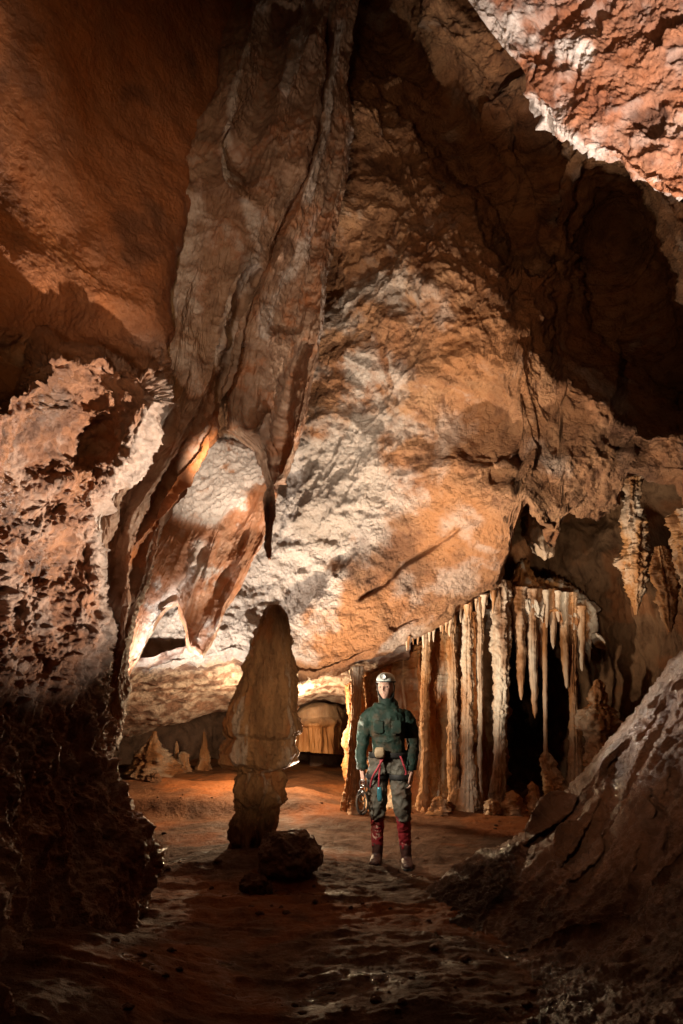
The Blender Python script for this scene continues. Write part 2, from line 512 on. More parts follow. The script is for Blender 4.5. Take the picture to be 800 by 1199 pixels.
# alcove behind the colonnade
alc_depth = Depth([(420, 950, 11.6), (420, 650, 11.2), (560, 850, 12.2), (650, 850, 12.4), (650, 700, 11.5), (640, 600, 11.0), (720, 700, 10.3), (720, 850, 10.3), (700, 950, 10.3),
                   (790, 700, 9.6), (800, 850, 9.4), (900, 700, 8.0), (900, 950, 7.6), (720, 540, 10.8), (800, 500, 9.8), (900, 480, 8.6)])
ALC_HOLE = [(752, 580), (775, 575), (795, 590), (795, 640), (775, 660), (752, 640)]


def alc_disp(P, x, y):
    S = P * np.array([2.2, 2.2, 0.45])
    fl = smooth(620, 700, y)
    return 0.25 * fbm(P * 0.9, 4, 190) + 0.14 * fl * ridged(warp(S, 0.2, 1.0, 3), 4, 195, 0.5) + 0.1 * (1 - fl) * ridged(P * 2.0, 4, 199) - 1.0 * inside(x, y, ALC_HOLE, 10)


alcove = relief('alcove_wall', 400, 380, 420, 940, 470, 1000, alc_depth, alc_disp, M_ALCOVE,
                lambda P, x, y: {'iron_and_glow': 0.4 * smooth(0, .5, fbm(P * 2, 4, 205)), 'stain_and_shade': smooth(660, 640, x) * smooth(700, 760, y) * 0.9})  # even darkening of the part behind the colonnade
tag(alcove, 'brown fluted back wall of the dark alcove on the right', 'cave wall', kind='structure')

# ------------------------------------------------------------------ left wall
left_edge = interp([(-260, 330), (0, 300), (100, 272), (200, 232), (300, 206), (380, 196), (420, 202), (462, 207), (500, 188), (540, 162), (580, 132), (605, 120), (650, 127),
                    (700, 134), (740, 137), (765, 122), (800, 120), (840, 134), (880, 147), (920, 163), (960, 176), (1000, 188), (1030, 184), (1080, 172), (1120, 160), (1199, 150), (1320, 140)])
left_depth = Depth([
    (200, 460, 5.4), (120, 600, 5.3), (135, 720, 5.4), (130, 830, 5.5), (185, 1000, 5.2), (150, 1199, 4.6),
    (100, 450, 4.95), (20, 460, 4.35), (160, 430, 5.3), (0, 540, 4.4), (60, 600, 4.75), (0, 640, 4.35), (60, 750, 4.7), (0, 800, 4.15), (90, 880, 4.8), (0, 900, 4.0), (0, 1000, 3.8), (90, 980, 4.7), (90, 1080, 4.4), (0, 1199, 3.0), (80, 1199, 3.8),
    (100, 380, 4.95), (180, 380, 5.45), (10, 390, 4.35), (100, 250, 5.2), (200, 250, 5.9), (20, 300, 4.45), (0, 200, 4.5), (250, 80, 6.5), (100, 50, 5.0), (0, 0, 4.2), (150, -150, 5.2), (300, -150, 6.2),
    (-150, 400, 3.9), (-150, 800, 3.1), (-150, 1199, 2.2), (-150, 0, 3.4)], c=25)
LEDGE = [(-200, 470), (-20, 462), (20, 440), (48, 398), (75, 402), (115, 395), (150, 408), (185, 415), (200, 440), (215, 470)]


def left_d(x, y):
    D = left_depth(x, y)
    d, sd, t = pdist(x, y, LEDGE)
    sgn = -sd * d          # positive above the ledge
    D = D + 0.24 * smooth(-4, 10, sgn) * smooth(60, 8, sgn)
    D = D - 0.5 * smooth(4, -16, sgn) * smooth(-170, -15, sgn)
    for cx, cy, rx, ry, a, h in ((140, 440, 26, 20, -20, .08), (92, 455, 18, 13, 0, .2), (110, 470, 16, 10, 0, .16), (85, 530, 38, 26, -10, .36), (30, 545, 26, 30, 0, .25),
                                 (48, 590, 20, 18, 0, .22), (35, 665, 22, 16, 0, .2), (85, 660, 22, 38, 10, .24), (20, 720, 14, 26, 0, .2), (75, 735, 20, 20, 0, .2), (40, 770, 18, 26, 0, .15)):
        D = D + 0.65 * h * blob(x, y, cx, cy, rx, ry, a)
    return D


def left_disp(P, x, y):
    low = smooth(380, 430, y); flat = smooth(395, 365, y)
    Q = warp(P, 0.18, 1.6, 9)
    d = (0.16 - 0.04 * flat) * fbm(P * 0.9, 3, 210)
    knob = ridged(Q * 1.8, 6, 220, 0.55) + 0.65
    d = d + (0.012 + 0.03 * low + 0.07 * low * smooth(1150, 850, y)) * knob + 0.032 * low * smooth(1000, 850, y) * (ridged(Q * 6.5, 5, 225, 0.62) + 0.5 + fbm(Q * 11, 4, 227, 0.6))
    d = d + 0.02 * low * ridged(P * np.array([9, 9, 6]), 4, 240, 0.6)
    flow = smooth(720, 800, y)
    d = d + 0.10 * flow * (ridged(P * np.array([3.2, 3.2, 0.7]), 5, 245, 0.55) + 0.5)
    d = d + (0.016 - 0.006 * flat) * fbm(P * 14, 4, 250, 0.6)
    return d


def left_attr(P, x, y):
    n = fbm(P * 2.2, 5, 260, 0.6)
    d, sd, t = pdist(x, y, [(200, 462), (175, 520), (140, 560), (118, 605), (124, 650), (134, 720), (128, 800)])  # rim light along the wall's edge, painted pale
    return {'calcite_and_light': np.clip(np.exp(-(d / 17) ** 2) + 0.5 * smooth(0.1, 0.5, n + 0.1) * smooth(380, 420, y), 0, 1) * 0.6,
            'iron_and_glow': smooth(420, 360, y) * (0.55 + 0.3 * n), 'stain_and_shade': 0.6 * smooth(0.0, 0.45, fbm(P * 1.3, 4, 270) - 0.2)}


left_wall = relief('rock_wall', 330, 1150, -170, left_edge, -260, 1320, left_d, left_disp, M_LEFT, left_attr, wrap=(0, 22, 0, 0), curl=(0, 0.4, 0, 0), skirt=0.8, jag=5, seed=3)
tag(left_wall, 'pitted knobby rock wall along the left, bright patch above, black at its foot', 'cave wall', kind='structure')

# ------------------------------------------------------------------ draperies
fold = interp([(-260, 410), (-50, 396), (60, 387), (130, 377), (200, 362), (260, 342), (320, 318), (380, 292), (430, 280), (480, 262), (520, 250), (560, 228), (600, 207), (640, 192),
               (680, 180), (720, 168), (760, 157), (800, 151), (850, 146), (880, 143)])
drL = interp([(-260, 270), (0, 262), (100, 248), (200, 196), (300, 186), (380, 180), (460, 184), (500, 160), (540, 128), (580, 98), (605, 84), (650, 88), (700, 92), (750, 94), (800, 88), (850, 92), (880, 98)])
drL_depth = Depth([(270, -200, 6.0), (400, -200, 6.0), (270, 0, 6.4), (390, 0, 6.2), (240, 200, 6.2), (350, 200, 6.2), (195, 300, 6.1), (300, 330, 6.3), (200, 400, 5.9), (280, 420, 6.25),
                   (200, 470, 5.75), (240, 520, 6.05), (125, 600, 5.55), (200, 600, 5.9), (130, 700, 5.6), (165, 720, 5.8), (130, 850, 5.8), (146, 860, 5.95)], c=20)
FOLDS_L = [([(302, -20), (285, 60), (272, 120), (268, 200), (285, 240)], 13, -0.16), ([(268, 150), (280, 190), (290, 215)], 8, 0.22),
           ([(330, 0), (320, 70), (300, 140), (285, 200)], 14, 0.16), ([(365, 30), (345, 100), (330, 110)], 10, -0.10),
           ([(375, 30), (352, 130), (345, 200), (322, 280), (290, 350)], 15, 0.10),
           ([(200, 230), (260, 210), (310, 240), (330, 220)], 10, -0.05),
           ([(300, 300), (275, 330), (262, 385), (262, 410)], 7, -0.14), ([(310, 315), (285, 345), (272, 400), (262, 460), (248, 510)], 6, 0.16),
           ([(205, 470), (180, 540), (150, 590), (135, 640), (140, 720)], 8, 0.12), ([(265, 430), (235, 520), (200, 565), (170, 620), (155, 700)], 9, 0.14),
           ([(262, 470), (235, 535), (205, 575), (172, 620), (152, 660), (146, 720), (140, 800)], 4, -0.10),
           ([(205, 300), (215, 380), (240, 440), (235, 500)], 12, -0.06), ([(240, 330), (225, 420), (232, 470)], 12, 0.06)]


def folds(x, y, F_):
    s = 0
    for poly, w, d in F_:
        s = s + groove(x, y, poly, w, d)
    return s


def drape_disp(amp=1.0, seed=300, across=None):
    """stone laid down by trickling water: ribs that follow the fall of the sheet"""
    def f(P, x, y):
        u, v = across(x, y)
        S = np.stack([u, v, 0 * u + seed], -1)
        S = warp(S, 0.22, 0.9, seed)
        return amp * (0.07 * fbm(P * 1.1, 4, seed) + 0.075 * (ridged(S, 4, seed + 5, 0.55) + .4) + 0.022 * ridged(P * 6, 5, seed + 15, 0.65) + 0.010 * fbm(P * 20, 4, seed + 21, 0.65))
    return f


def drL_attr(P, x, y):
    n = fbm(P * 2.5, 5, 330, 0.6)
    ca = 0
    for poly, w, a in (([(308, 0), (285, 60), (270, 120), (265, 190), (272, 215)], 10, .9), ([(360, 0), (350, 40), (335, 100)], 12, .8), ([(225, 240), (205, 330), (215, 420)], 28, .55),
                       ([(290, 240), (310, 290), (270, 350), (262, 420)], 14, .7), ([(205, 462), (180, 520), (140, 570), (114, 606), (124, 660), (134, 730)], 8, 0.9)):  # last line paints the lit rim of the sheet
        d, _, _ = pdist(x, y, poly)
        ca = ca + a * np.exp(-(d / w) ** 2)
    d, _, _ = pdist(x, y, [(258, 490), (235, 540), (205, 580), (175, 620), (158, 655)])  # orange vein paints the backlit glow along the fold
    return {'calcite_and_light': smooth(0.2, 0.9, ca + 0.6 * n), 'iron_and_glow': np.clip(np.exp(-(d / 9) ** 2) + 0.35 * smooth(.1, .5, n), 0, 1), 'stain_and_shade': smooth(0.1, 0.5, fbm(P * 1.6, 4, 340)) * 0.4}


drape = relief('flowstone_drapery', 230, 800, drL, fold, -260, 880, lambda x, y: drL_depth(x, y) + folds(x, y, FOLDS_L), drape_disp(1, 300, lambda x, y: ((x - drL(y)) / np.maximum(fold(y) - drL(y), 40) * 4.0, y / 190.0)), M_DRAPE, drL_attr,
               wrap=(14, 12, 0, 6), curl=(0.3, 0.35, 0, 0.3), skirt=0.35)
tag(drape, 'long pale brown flowstone curtain sweeping down from the roof beside the pitted left wall', 'flowstone')

pL = interp([(-260, 400), (-50, 385), (50, 383), (100, 374), (150, 366), (200, 351), (260, 331), (320, 307), (380, 281), (430, 270), (480, 262), (505, 262), (530, 296), (560, 306), (600, 309), (640, 309), (656, 312)])
pR = interp([(-260, 450), (-50, 428), (20, 416), (60, 410), (100, 409), (150, 416), (200, 412), (260, 401), (320, 388), (380, 385), (430, 376), (480, 368), (520, 356), (545, 345), (565, 336), (580, 326), (610, 325), (640, 322), (656, 319)])
pend_depth = Depth([(420, -200, 6.3), (400, 0, 6.6), (385, 100, 6.7), (412, 150, 6.8), (370, 200, 6.6), (350, 260, 6.55), (395, 260, 6.8), (320, 350, 6.5), (380, 350, 6.75), (290, 430, 6.5), (370, 430, 6.8),
                    (270, 500, 6.7), (350, 500, 6.75), (320, 560, 6.75), (316, 640, 6.8)], c=20)
FOLDS_P = [([(392, 60), (378, 160), (362, 210), (345, 260), (325, 310)], 8, -0.14), ([(405, 120), (395, 200), (375, 260), (360, 330), (345, 400)], 7, 0.10),
           ([(362, 400), (350, 420), (340, 445), (330, 500), (325, 560)], 8, 0.26), ([(386, 320), (378, 380), (362, 460), (352, 520)], 9, -0.16),
           ([(320, 300), (300, 350), (310, 390), (320, 400)], 8, -0.12), ([(285, 400), (280, 450), (295, 500)], 14, 0.12), ([(318, 482), (305, 490), (298, 510)], 7, -0.15),
           ([(342, 270), (345, 330), (330, 390)], 9, 0.08)]


def pend_attr(P, x, y):
    n = fbm(P * 2.5, 5, 350, 0.6)
    ca = 0
    for poly, w, a in (([(400, 30), (392, 80), (380, 160), (362, 230)], 10, .8), ([(355, 290), (320, 350), (308, 390)], 12, .8), ([(385, 320), (380, 400)], 6, .8), ([(412, 150), (420, 250)], 8, .5),
                       ([(310, 500), (300, 510)], 8, .5)):
        d, _, _ = pdist(x, y, poly)
        ca = ca + a * np.exp(-(d / w) ** 2)
    return {'calcite_and_light': smooth(0.25, 0.9, ca + 0.6 * n), 'iron_and_glow': 0.5 * smooth(0, .5, n), 'stain_and_shade': smooth(0.1, 0.5, fbm(P * 1.6, 4, 360)) * 0.4}


pend = relief('flowstone_drapery', 150, 700, pL, pR, -260, 656, lambda x, y: pend_depth(x, y) + folds(x, y, FOLDS_P), drape_disp(0.8, 400, lambda x, y: ((x - pL(y)) / np.maximum(pR(y) - pL(y), 30) * 3.2, y / 190.0)), M_DRAPE, pend_attr,
              wrap=(12, 14, 0, 14), curl=(0.3, 0.4, 0, 0.3), skirt=0.35)
tag(pend, 'brown flowstone curtain ending in a thin hanging point high above the stalagmite', 'flowstone')

# lobe under the draperies, its top shelf crusted white, its foot reaching the bright lip
loL = interp([(505, 190), (600, 188), (640, 176), (680, 158), (720, 150), (760, 148), (796, 150)])
loR = interp([(505, 322), (600, 320), (640, 308), (680, 292), (700, 279), (730, 266), (750, 258), (775, 254), (800, 254)])
lo_top = interp([(128, 650), (165, 622), (190, 578), (206, 556), (228, 532), (250, 512), (280, 515), (300, 522), (314, 532), (326, 548)])
lo_bot = interp([(128, 800), (150, 800), (165, 775), (178, 742), (192, 722), (204, 712), (213, 735), (222, 764), (238, 772), (254, 748), (268, 715), (284, 690), (300, 655), (324, 605)])
lobe_depth = Depth([(255, 512, 7.95), (300, 524, 8.0), (212, 558, 7.75), (245, 560, 7.65), (285, 550, 7.7), (200, 600, 7.3), (225, 606, 7.25), (250, 612, 7.2), (285, 582, 7.3), (313, 546, 7.6), (185, 640, 7.3), (240, 680, 7.4), (180, 720, 7.6), (222, 764, 7.75), (270, 680, 7.6), (300, 620, 7.65), (140, 760, 7.8), (140, 660, 7.4)], c=10)
FOLDS_B = [([(312, 548), (300, 580), (278, 620), (264, 670), (252, 700)], 4, 0.07), ([(304, 590), (290, 640), (272, 700), (256, 745)], 5, -0.07), ([(285, 590), (262, 640), (250, 690), (238, 720)], 5, 0.05),
           ([(240, 640), (225, 672), (205, 695), (188, 715)], 4, 0.08), ([(232, 650), (224, 690), (215, 725), (222, 755)], 5, -0.07), ([(262, 615), (245, 660), (238, 700)], 6, -0.05)]
PLATEAU = [(200, 560), (250, 505), (316, 525), (314, 543), (288, 578), (250, 609), (225, 603), (202, 597)]


def lobe_disp(P, x, y):
    pl_ = inside(x, y, PLATEAU, 5)
    return pl_ * (0.05 * ridged(P * 6.5, 5, 450, 0.66) + 0.03) + (1 - pl_) * drape_disp(0.5, 440, lambda x, y: ((x * .9 + y * .42) / 20.0, (y * .9 - x * .42) / 160.0))(P, x, y)


def lobe_attr(P, x, y):
    n = fbm(P * 3, 5, 460, 0.6)
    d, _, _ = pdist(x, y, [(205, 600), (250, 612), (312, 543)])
    d2, _, _ = pdist(x, y, [(233, 640), (224, 678), (204, 698), (184, 716), (166, 765)])  # pale streak stands for a lit edge, painted into the colour
    pl_ = smooth(0.3, 0.7, inside(x, y, PLATEAU, 16) + 0.8 * n)
    return {'calcite_and_light': np.clip(pl_ + 0.8 * np.exp(-(d / 6) ** 2) + np.exp(-(d2 / 8) ** 2) + 0.4 * smooth(0.1, 0.6, n), 0, 1), 'iron_and_glow': (1 - pl_) * (0.5 + 0.3 * n), 'stain_and_shade': 0 * x}


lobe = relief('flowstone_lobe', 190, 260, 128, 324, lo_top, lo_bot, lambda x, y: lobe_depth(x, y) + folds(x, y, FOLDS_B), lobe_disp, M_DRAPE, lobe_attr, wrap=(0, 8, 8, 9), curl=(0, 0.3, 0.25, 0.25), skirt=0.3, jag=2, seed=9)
tag(lobe, 'orange brown flowstone lobe with a white crusted shelf on top, under the flowstone curtains', 'flowstone')

# ------------------------------------------------------------------ overhanging rock, top right
ov_edge = interp([(440, -160), (500, -70), (535, -5), (560, 32), (585, 66), (605, 90), (625, 130), (650, 163), (690, 181), (720, 200), (745, 222), (770, 240), (800, 246), (860, 262), (1000, 330)])
ov_depth = Depth([(535, -5, 4.6), (605, 90, 4.55), (690, 181, 4.4), (770, 240, 4.2), (860, 262, 4.0), (1000, 330, 3.6), (600, -50, 4.35), (700, 60, 4.15), (800, 150, 4.0), (700, -150, 3.9), (850, 0, 3.7), (1000, 0, 3.3), (850, -250, 3.3), (480, -200, 4.6)])


def ov_disp(P, x, y):
    Q = warp(P, 0.12, 2.0, 12)
    S = np.stack([P[..., 0] * 0.5 + P[..., 2] * 0.4, P[..., 1], P[..., 2] * 1.5 + P[..., 0] * 0.9], -1)
    return 0.12 * fbm(P * 1.2, 3, 500) + 0.055 * ridged(S * 1.9, 6, 505, 0.62) + 0.028 * ridged(Q * 5, 5, 510, 0.65) + 0.020 * fbm(P * 13, 5, 515, 0.68) - 0.08 * smooth(0.28, 0.5, fbm(P * 2.3, 4, 520))


def ov_attr(P, x, y):
    d, _, _ = pdist(x, y, [(535, -5), (585, 66), (605, 90), (640, 145), (690, 181), (745, 222), (790, 246)])  # lower edge: white veins, with its lit rim painted in
    n = fbm(P * 2.5, 5, 530, 0.6)
    d2, _, _ = pdist(x, y, [(560, 10), (610, 40), (680, 60)])
    return {'calcite_and_light': np.clip(smooth(0.35, 0.8, 0.75 * np.exp(-(d / 16) ** 2) + 0.6 * np.exp(-(d2 / 25) ** 2) + 0.5 * n) + 0.25 * smooth(.15, .5, n), 0, 1), 'iron_and_glow': 0.3 * smooth(.0, .5, -n), 'stain_and_shade': 0.8 * smooth(0.25, 0.5, fbm(P * 2.3, 3, 520))}


over = relief('overhanging_rock', 420, 360, 440, 1000, -280, ov_edge, ov_depth, ov_disp, M_OVER, ov_attr, wrap=(0, 0, 0, 12), curl=(0, 0, 0, 0.3), skirt=1.0, jag=4, seed=5)
tag(over, 'brightly lit pinkish rock with a white edge jutting from the roof at top right', 'rock')

# ------------------------------------------------------------------ floor
def floor_z(X, Y):
    P = np.stack([X, Y, 0 * X], -1)
    z = 0.05 * fbm(P * np.array([0.5, 0.8, 1]), 4, 600)
    near = smooth(8.2, 6.0, Y)
    led = ridged(warp(P * np.array([0.45, 2.3, 1]), 0.35, 1.0, 61), 4, 610, 0.5)
    z = z + near * 0.045 * (led + 0.5) + 0.012 * near * ridged(P * np.array([3.0, 9, 1]), 3, 620)
    z = z + 0.010 * fbm(P * 7, 4, 630, 0.6) + 0.02 * near * (np.round(led * 4) / 4 - led)
    far_ = smooth(8.0, 11.0, Y)
    z = z + far_ * (0.10 + 0.10 * fbm(P * 0.7, 3, 640))
    # a low step in front of the side chamber, and a bank on the left of it
    z = z + 0.16 * smooth(9.0, 9.35, Y + 0.5 * perlin(P * 0.8, 650)) * smooth(0.2, -0.8, X)
    z = z - 0.12 * smooth(10.2, 10.6, Y + 0.3 * X) * smooth(0.2, -0.8, X)
    z = z + 0.16 * np.exp(-((X + 0.85) / 0.75) ** 2 - ((Y - 6.75) / 0.55) ** 2)
    z = z + 0.25 * smooth(5.4, 4.0, Y) * smooth(-0.4, -1.6, X)
    return z


yy = np.concatenate([np.linspace(-3, 2.2, 20)[:-1], np.geomspace(2.2, 18, 620)])
uu = np.linspace(-1, 1, 620)
X = uu[None, :] * (np.maximum(yy, 2.0) * 0.75 + 2)[:, None]
Y = yy[:, None] + 0 * X
Z = floor_z(X, Y)
Pf = np.stack([X, Y, Z], -1)
floor = mesh_obj('cave_floor', Pf, grid_faces(*X.shape), M_FLOOR, origin=(0, 0, 0),
                 attrs={'calcite_and_light': 0.0 * X, 'iron_and_glow': np.clip(0.45 * smooth(0, .4, fbm(Pf * 0.8, 4, 660)) + 0.15 * smooth(7.5, 9.5, Y), 0, 1), 'stain_and_shade': 0.5 * smooth(0.1, 0.5, fbm(Pf * 1.2, 4, 670)), 'wet': smooth(0.36, 0.6, fbm(Pf * np.array([0.9, 1.8, 1]), 4, 680)) * smooth(8, 7, Y)})
tag(floor, kind='structure')


def fz(x, y):
    return float(floor_z(np.array([x]), np.array([y]))[0])


# ------------------------------------------------------------------ sloping rock, lower right
sl_top = interp([(440, 1085), (470, 1056), (480, 1046), (520, 1014), (560, 990), (600, 968), (614, 960), (650, 925), (690, 878), (722, 836), (760, 788), (800, 742), (1000, 545)])
sl_depth = Depth([(440, 1085, 5.45), (480, 1048, 5.85), (560, 992, 5.9), (500, 1075, 5.35), (560, 1040, 5.35), (500, 1110, 4.8), (600, 970, 5.85), (650, 925, 5.7), (700, 865, 5.5), (760, 787, 5.2), (800, 742, 5.0), (1000, 545, 4.2),
                  (600, 1070, 4.95), (560, 1120, 4.5), (500, 1190, 3.85), (440, 1280, 3.3), (700, 980, 4.7), (650, 1050, 4.6), (700, 1070, 4.2), (620, 1150, 3.9), (780, 900, 4.3), (800, 1000, 3.75),
                  (780, 1080, 3.3), (700, 1180, 3.2), (800, 1199, 2.75), (1000, 900, 3.2), (1000, 1199, 2.2), (600, 1280, 3.2), (800, 1300, 2.4), (1000, 1300, 2.0)], c=25)
CR_S = [([(722, 885), (712, 905), (700, 930), (678, 975), (660, 1000)], 6, 0.10), ([(700, 950), (672, 985), (655, 1005)], 5, 0.10), ([(720, 930), (690, 990), (660, 1040)], 4, 0.10), ([(780, 820), (740, 890), (722, 935)], 4, 0.08), ([(735, 862), (700, 912), (655, 950), (628, 975)], 4, 0.08),
        ([(665, 930), (640, 965), (612, 985)], 5, 0.16), ([(748, 920), (760, 940), (772, 960), (765, 990)], 4, 0.12), ([(612, 985), (600, 1030), (575, 1075)], 7, 0.07), ([(800, 790), (770, 825), (740, 865)], 3.5, 0.06),
        ([(790, 880), (760, 960), (735, 1020), (720, 1055)], 7, 0.10)]


def sl_d(x, y):
    D = sl_depth(x, y) + folds(x, y, CR_S)
    d, sd, t = pdist(x, y, [(480, 1195), (540, 1135), (580, 1105), (640, 1085), (700, 1070), (730, 1050), (800, 985), (1000, 830)])
    return D + 0.10 * smooth(-6, 10, sd * d) * smooth(150, 15, d)


_al = at(800, 742, 5.0) - at(612, 962, 5.7); _al /= np.linalg.norm(_al)


def sl_disp(P, x, y):
    t_ = (P @ _al)[..., None]
    S = P - 0.78 * t_ * _al          # stretched along the slope: long splinters
    return (0.045 * fbm(P * 1.1, 4, 700) + 0.05 * ridged(warp(S * 2.4, 0.2, 0.9, 71), 6, 705, 0.62) + 0.030 * ridged(warp(S, .15, 1.5, 73) * 6.5, 4, 715, 0.6)
            + 0.014 * fbm(P * 14, 5, 720, 0.65))


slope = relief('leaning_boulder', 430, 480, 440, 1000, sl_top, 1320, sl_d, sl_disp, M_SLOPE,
               lambda P, x, y: {'calcite_and_light': 0.10 * smooth(0.1, 0.6, fbm(P * 2, 5, 730)) + 0.35 * np.exp(-(pdist(x, y, [(800, 752), (765, 792), (712, 858), (690, 886)])[0] / 12) ** 2), 'iron_and_glow': 0 * x, 'stain_and_shade': np.maximum(0.5 * smooth(.1, .5, fbm(P * 1.5, 4, 740)), 0.85 * inside(x, y, [(476, 1054), (545, 1004), (605, 972), (598, 1035), (560, 1075), (500, 1085)], 7)), 'wet': np.clip(blob(x, y, 600, 1120, 110, 45, -35) + blob(x, y, 650, 1155, 40, 25) + blob(x, y, 760, 1040, 60, 25, -45), 0, 1)},  # pale ridge band paints its lit edge, dark blade face paints shade
               wrap=(0, 0, 18, 0), curl=(0, 0, 0.55, 0), skirt=0.9, jag=2, seed=8)
tag(slope, 'massive cracked brown boulder sloping up out of the lower right corner', 'boulder')

# ------------------------------------------------------------------ the great stalagmite
prof = [(706, 320, 325), (709, 314, 330), (714, 310, 333), (722, 307, 336), (740, 301, 340), (760, 294, 342), (780, 285, 343), (800, 277, 344), (820, 271, 348), (840, 267, 352), (854, 263, 354), (859, 264, 353), (865, 266, 348), (872, 262, 346),
        (882, 256, 348), (892, 255, 348), (898, 260, 345), (904, 276, 333), (915, 274, 333), (930, 273, 334), (945, 275, 331), (955, 270, 327), (975, 266, 324), (990, 262, 321), (1005, 257, 320), (1018, 250, 326), (1030, 240, 336)]
pa = np.array(prof, float)
ysamp = np.linspace(708, 1030, 420)
Lx = np.interp(ysamp, pa[:, 0], pa[:, 1]); Rx = np.interp(ysamp, pa[:, 0], pa[:, 2])
SY = 7.0
pl, pr = at(Lx, ysamp, SY), at(Rx, ysamp, SY)
cen = (pl + pr) / 2
rad = (pr[:, 0] - pl[:, 0]) / 2
rad[0] = 0.01
sy_ = ysamp[:, None]


def st_disp(P, a):
    up = smooth(905, 880, sy_)
    S = P * np.array([3.2, 3.2, 0.6])
    d = 0.06 * (ridged(S * 1.5, 4, 800, 0.55) + .75) + 0.03 * fbm(P * 2.5, 4, 805) + 0.035 * (ridged(P * np.array([9, 9, 4]), 5, 810, 0.62) + .4) + 0.006 * fbm(P * 30, 3, 812)
    d = d + 0.012 * up + (1 - up) * 0.085 * (ridged(P * np.array([3.4, 3.4, 1.8]), 3, 815) + 0.55)
    for yv, w, h in ((790, 4, .012), (864, 3, .03), (835, 4, .012), (902, 4, .05), (950, 5, .03), (985, 5, .02)):
        jit = 8 * perlin(np.stack([np.cos(a) * 1.5, np.sin(a) * 1.5, 0 * a + yv], -1), 820)
        d = d - h * np.exp(-((sy_ - yv + jit) / w) ** 2)
    tap = smooth(708, 730, sy_)
    return d * (0.15 + 0.85 * tap)


V, Fq, T = spine_mesh(cen, rad, rad * 0.9, 260, st_disp)
_n = fbm(V * np.array([5, 5, 0.9]), 4, 830, 0.6)
stal = mesh_obj('stalagmite', V, Fq, M_STAL, tris=T, attrs={'calcite_and_light': 0.55 * smooth(0.15, 0.6, _n), 'iron_and_glow': 0.5 * smooth(0.0, 0.5, fbm(V * np.array([4, 4, 1.5]), 4, 835)), 'stain_and_shade': 0.35 * smooth(0.15, 0.6, -_n)})
tag(stal, 'tall tiered brown stalagmite with a pointed cap standing alone in the middle of the floor', 'stalagmite')

# ------------------------------------------------------------------ loose boulder at its foot
def lump(name, c, r, seed, mat, amp=0.28, n=90, label=None, cat='rock', group=None):
    th = np.linspace(0.001, PI - 0.001, n)[:, None]; ph = np.linspace(0, 2 * PI, 2 * n, endpoint=False)[None, :]
    d = np.stack([np.sin(th) * np.cos(ph), np.sin(th) * np.sin(ph), np.cos(th) + 0 * ph], -1)
    R = 1 + amp * fbm(d * 1.2 + seed, 3, seed) + amp * 0.6 * ridged(d * 2.2 + seed, 5, seed + 3, 0.55)
    P = np.array(c) + d * R[..., None] * np.array(r)
    o = mesh_obj(name, P, grid_faces(n, 2 * n, True), mat, attrs={'stain_and_shade': 0.4 * smooth(0, .4, fbm(d * 3, 3, seed)) })
    return tag(o, label, cat, group)


c = at(338, 1026, 6.3)
lump('boulder', (c[0], 6.3, fz(c[0], 6.3) + 0.13), (0.28, 0.28, 0.23), 21, M_SLOPE, amp=0.17, label='dark wet boulder lying on the floor against the foot of the great stalagmite', cat='boulder')
c = at(372, 1040, 6.0)
for k, (px, py, s, lb) in enumerate(((176, 1028, 0.07, 'small wet stone on the floor beside the dark foot of the left wall'), (178, 938, 0.10, 'pale knob of rock sticking up from the bank behind the left wall'),
                                     (300, 1044, 0.10, 'low stone half sunk in the floor in front of the great stalagmite'))):
    Yk = 1.5 / math.tan(math.atan((py - 599.5) / F_PX) - PITCH)
    c = at(px, py, Yk)
    lump('stone', (c[0], Yk, fz(c[0], Yk) + s * 0.3), (s * 1.4, s * 1.2, s), 31 + k, M_FLOOR, n=40, label=lb, cat='stone')

_gv, _gf, _o = [], [], 0
_th = np.linspace(0.05, PI - 0.05, 7)[:, None]; _ph = np.linspace(0, 2 * PI, 10, endpoint=False)[None]
_sd = np.stack([np.sin(_th) * np.cos(_ph), np.sin(_th) * np.sin(_ph), np.cos(_th) + 0 * _ph], -1)
for k in range(600):
    gy = 3.6 + 6.2 * rnd.random() ** 1.3
    gx = rnd.uniform(-0.42, 0.36) * gy
    if fbm(np.array([[gx * 1.1, gy * 1.1, 5.0]]), 3, 690)[0] < 0.0 or abs(gx + 0.75) < 0.5 and abs(gy - 7) < 0.5: continue
    g = 0.005 + 0.022 * rnd.random() ** 3
    P = _sd * (1 + 0.5 * fbm(_sd * 1.3 + k, 2, k))[..., None] * np.array([g * rnd.uniform(.8, 1.6), g * rnd.uniform(.8, 1.4), g * .7]) + np.array([gx, gy, fz(gx, gy) + g * .2])
    _gv.append(P.reshape(-1, 3)); _gf.append(grid_faces(7, 10, True) + _o); _o += 70
gravel = mesh_obj('gravel', np.concatenate(_gv), np.concatenate(_gf), M_FLOOR, origin=(0, 0, 0))
tag(gravel, kind='stuff')

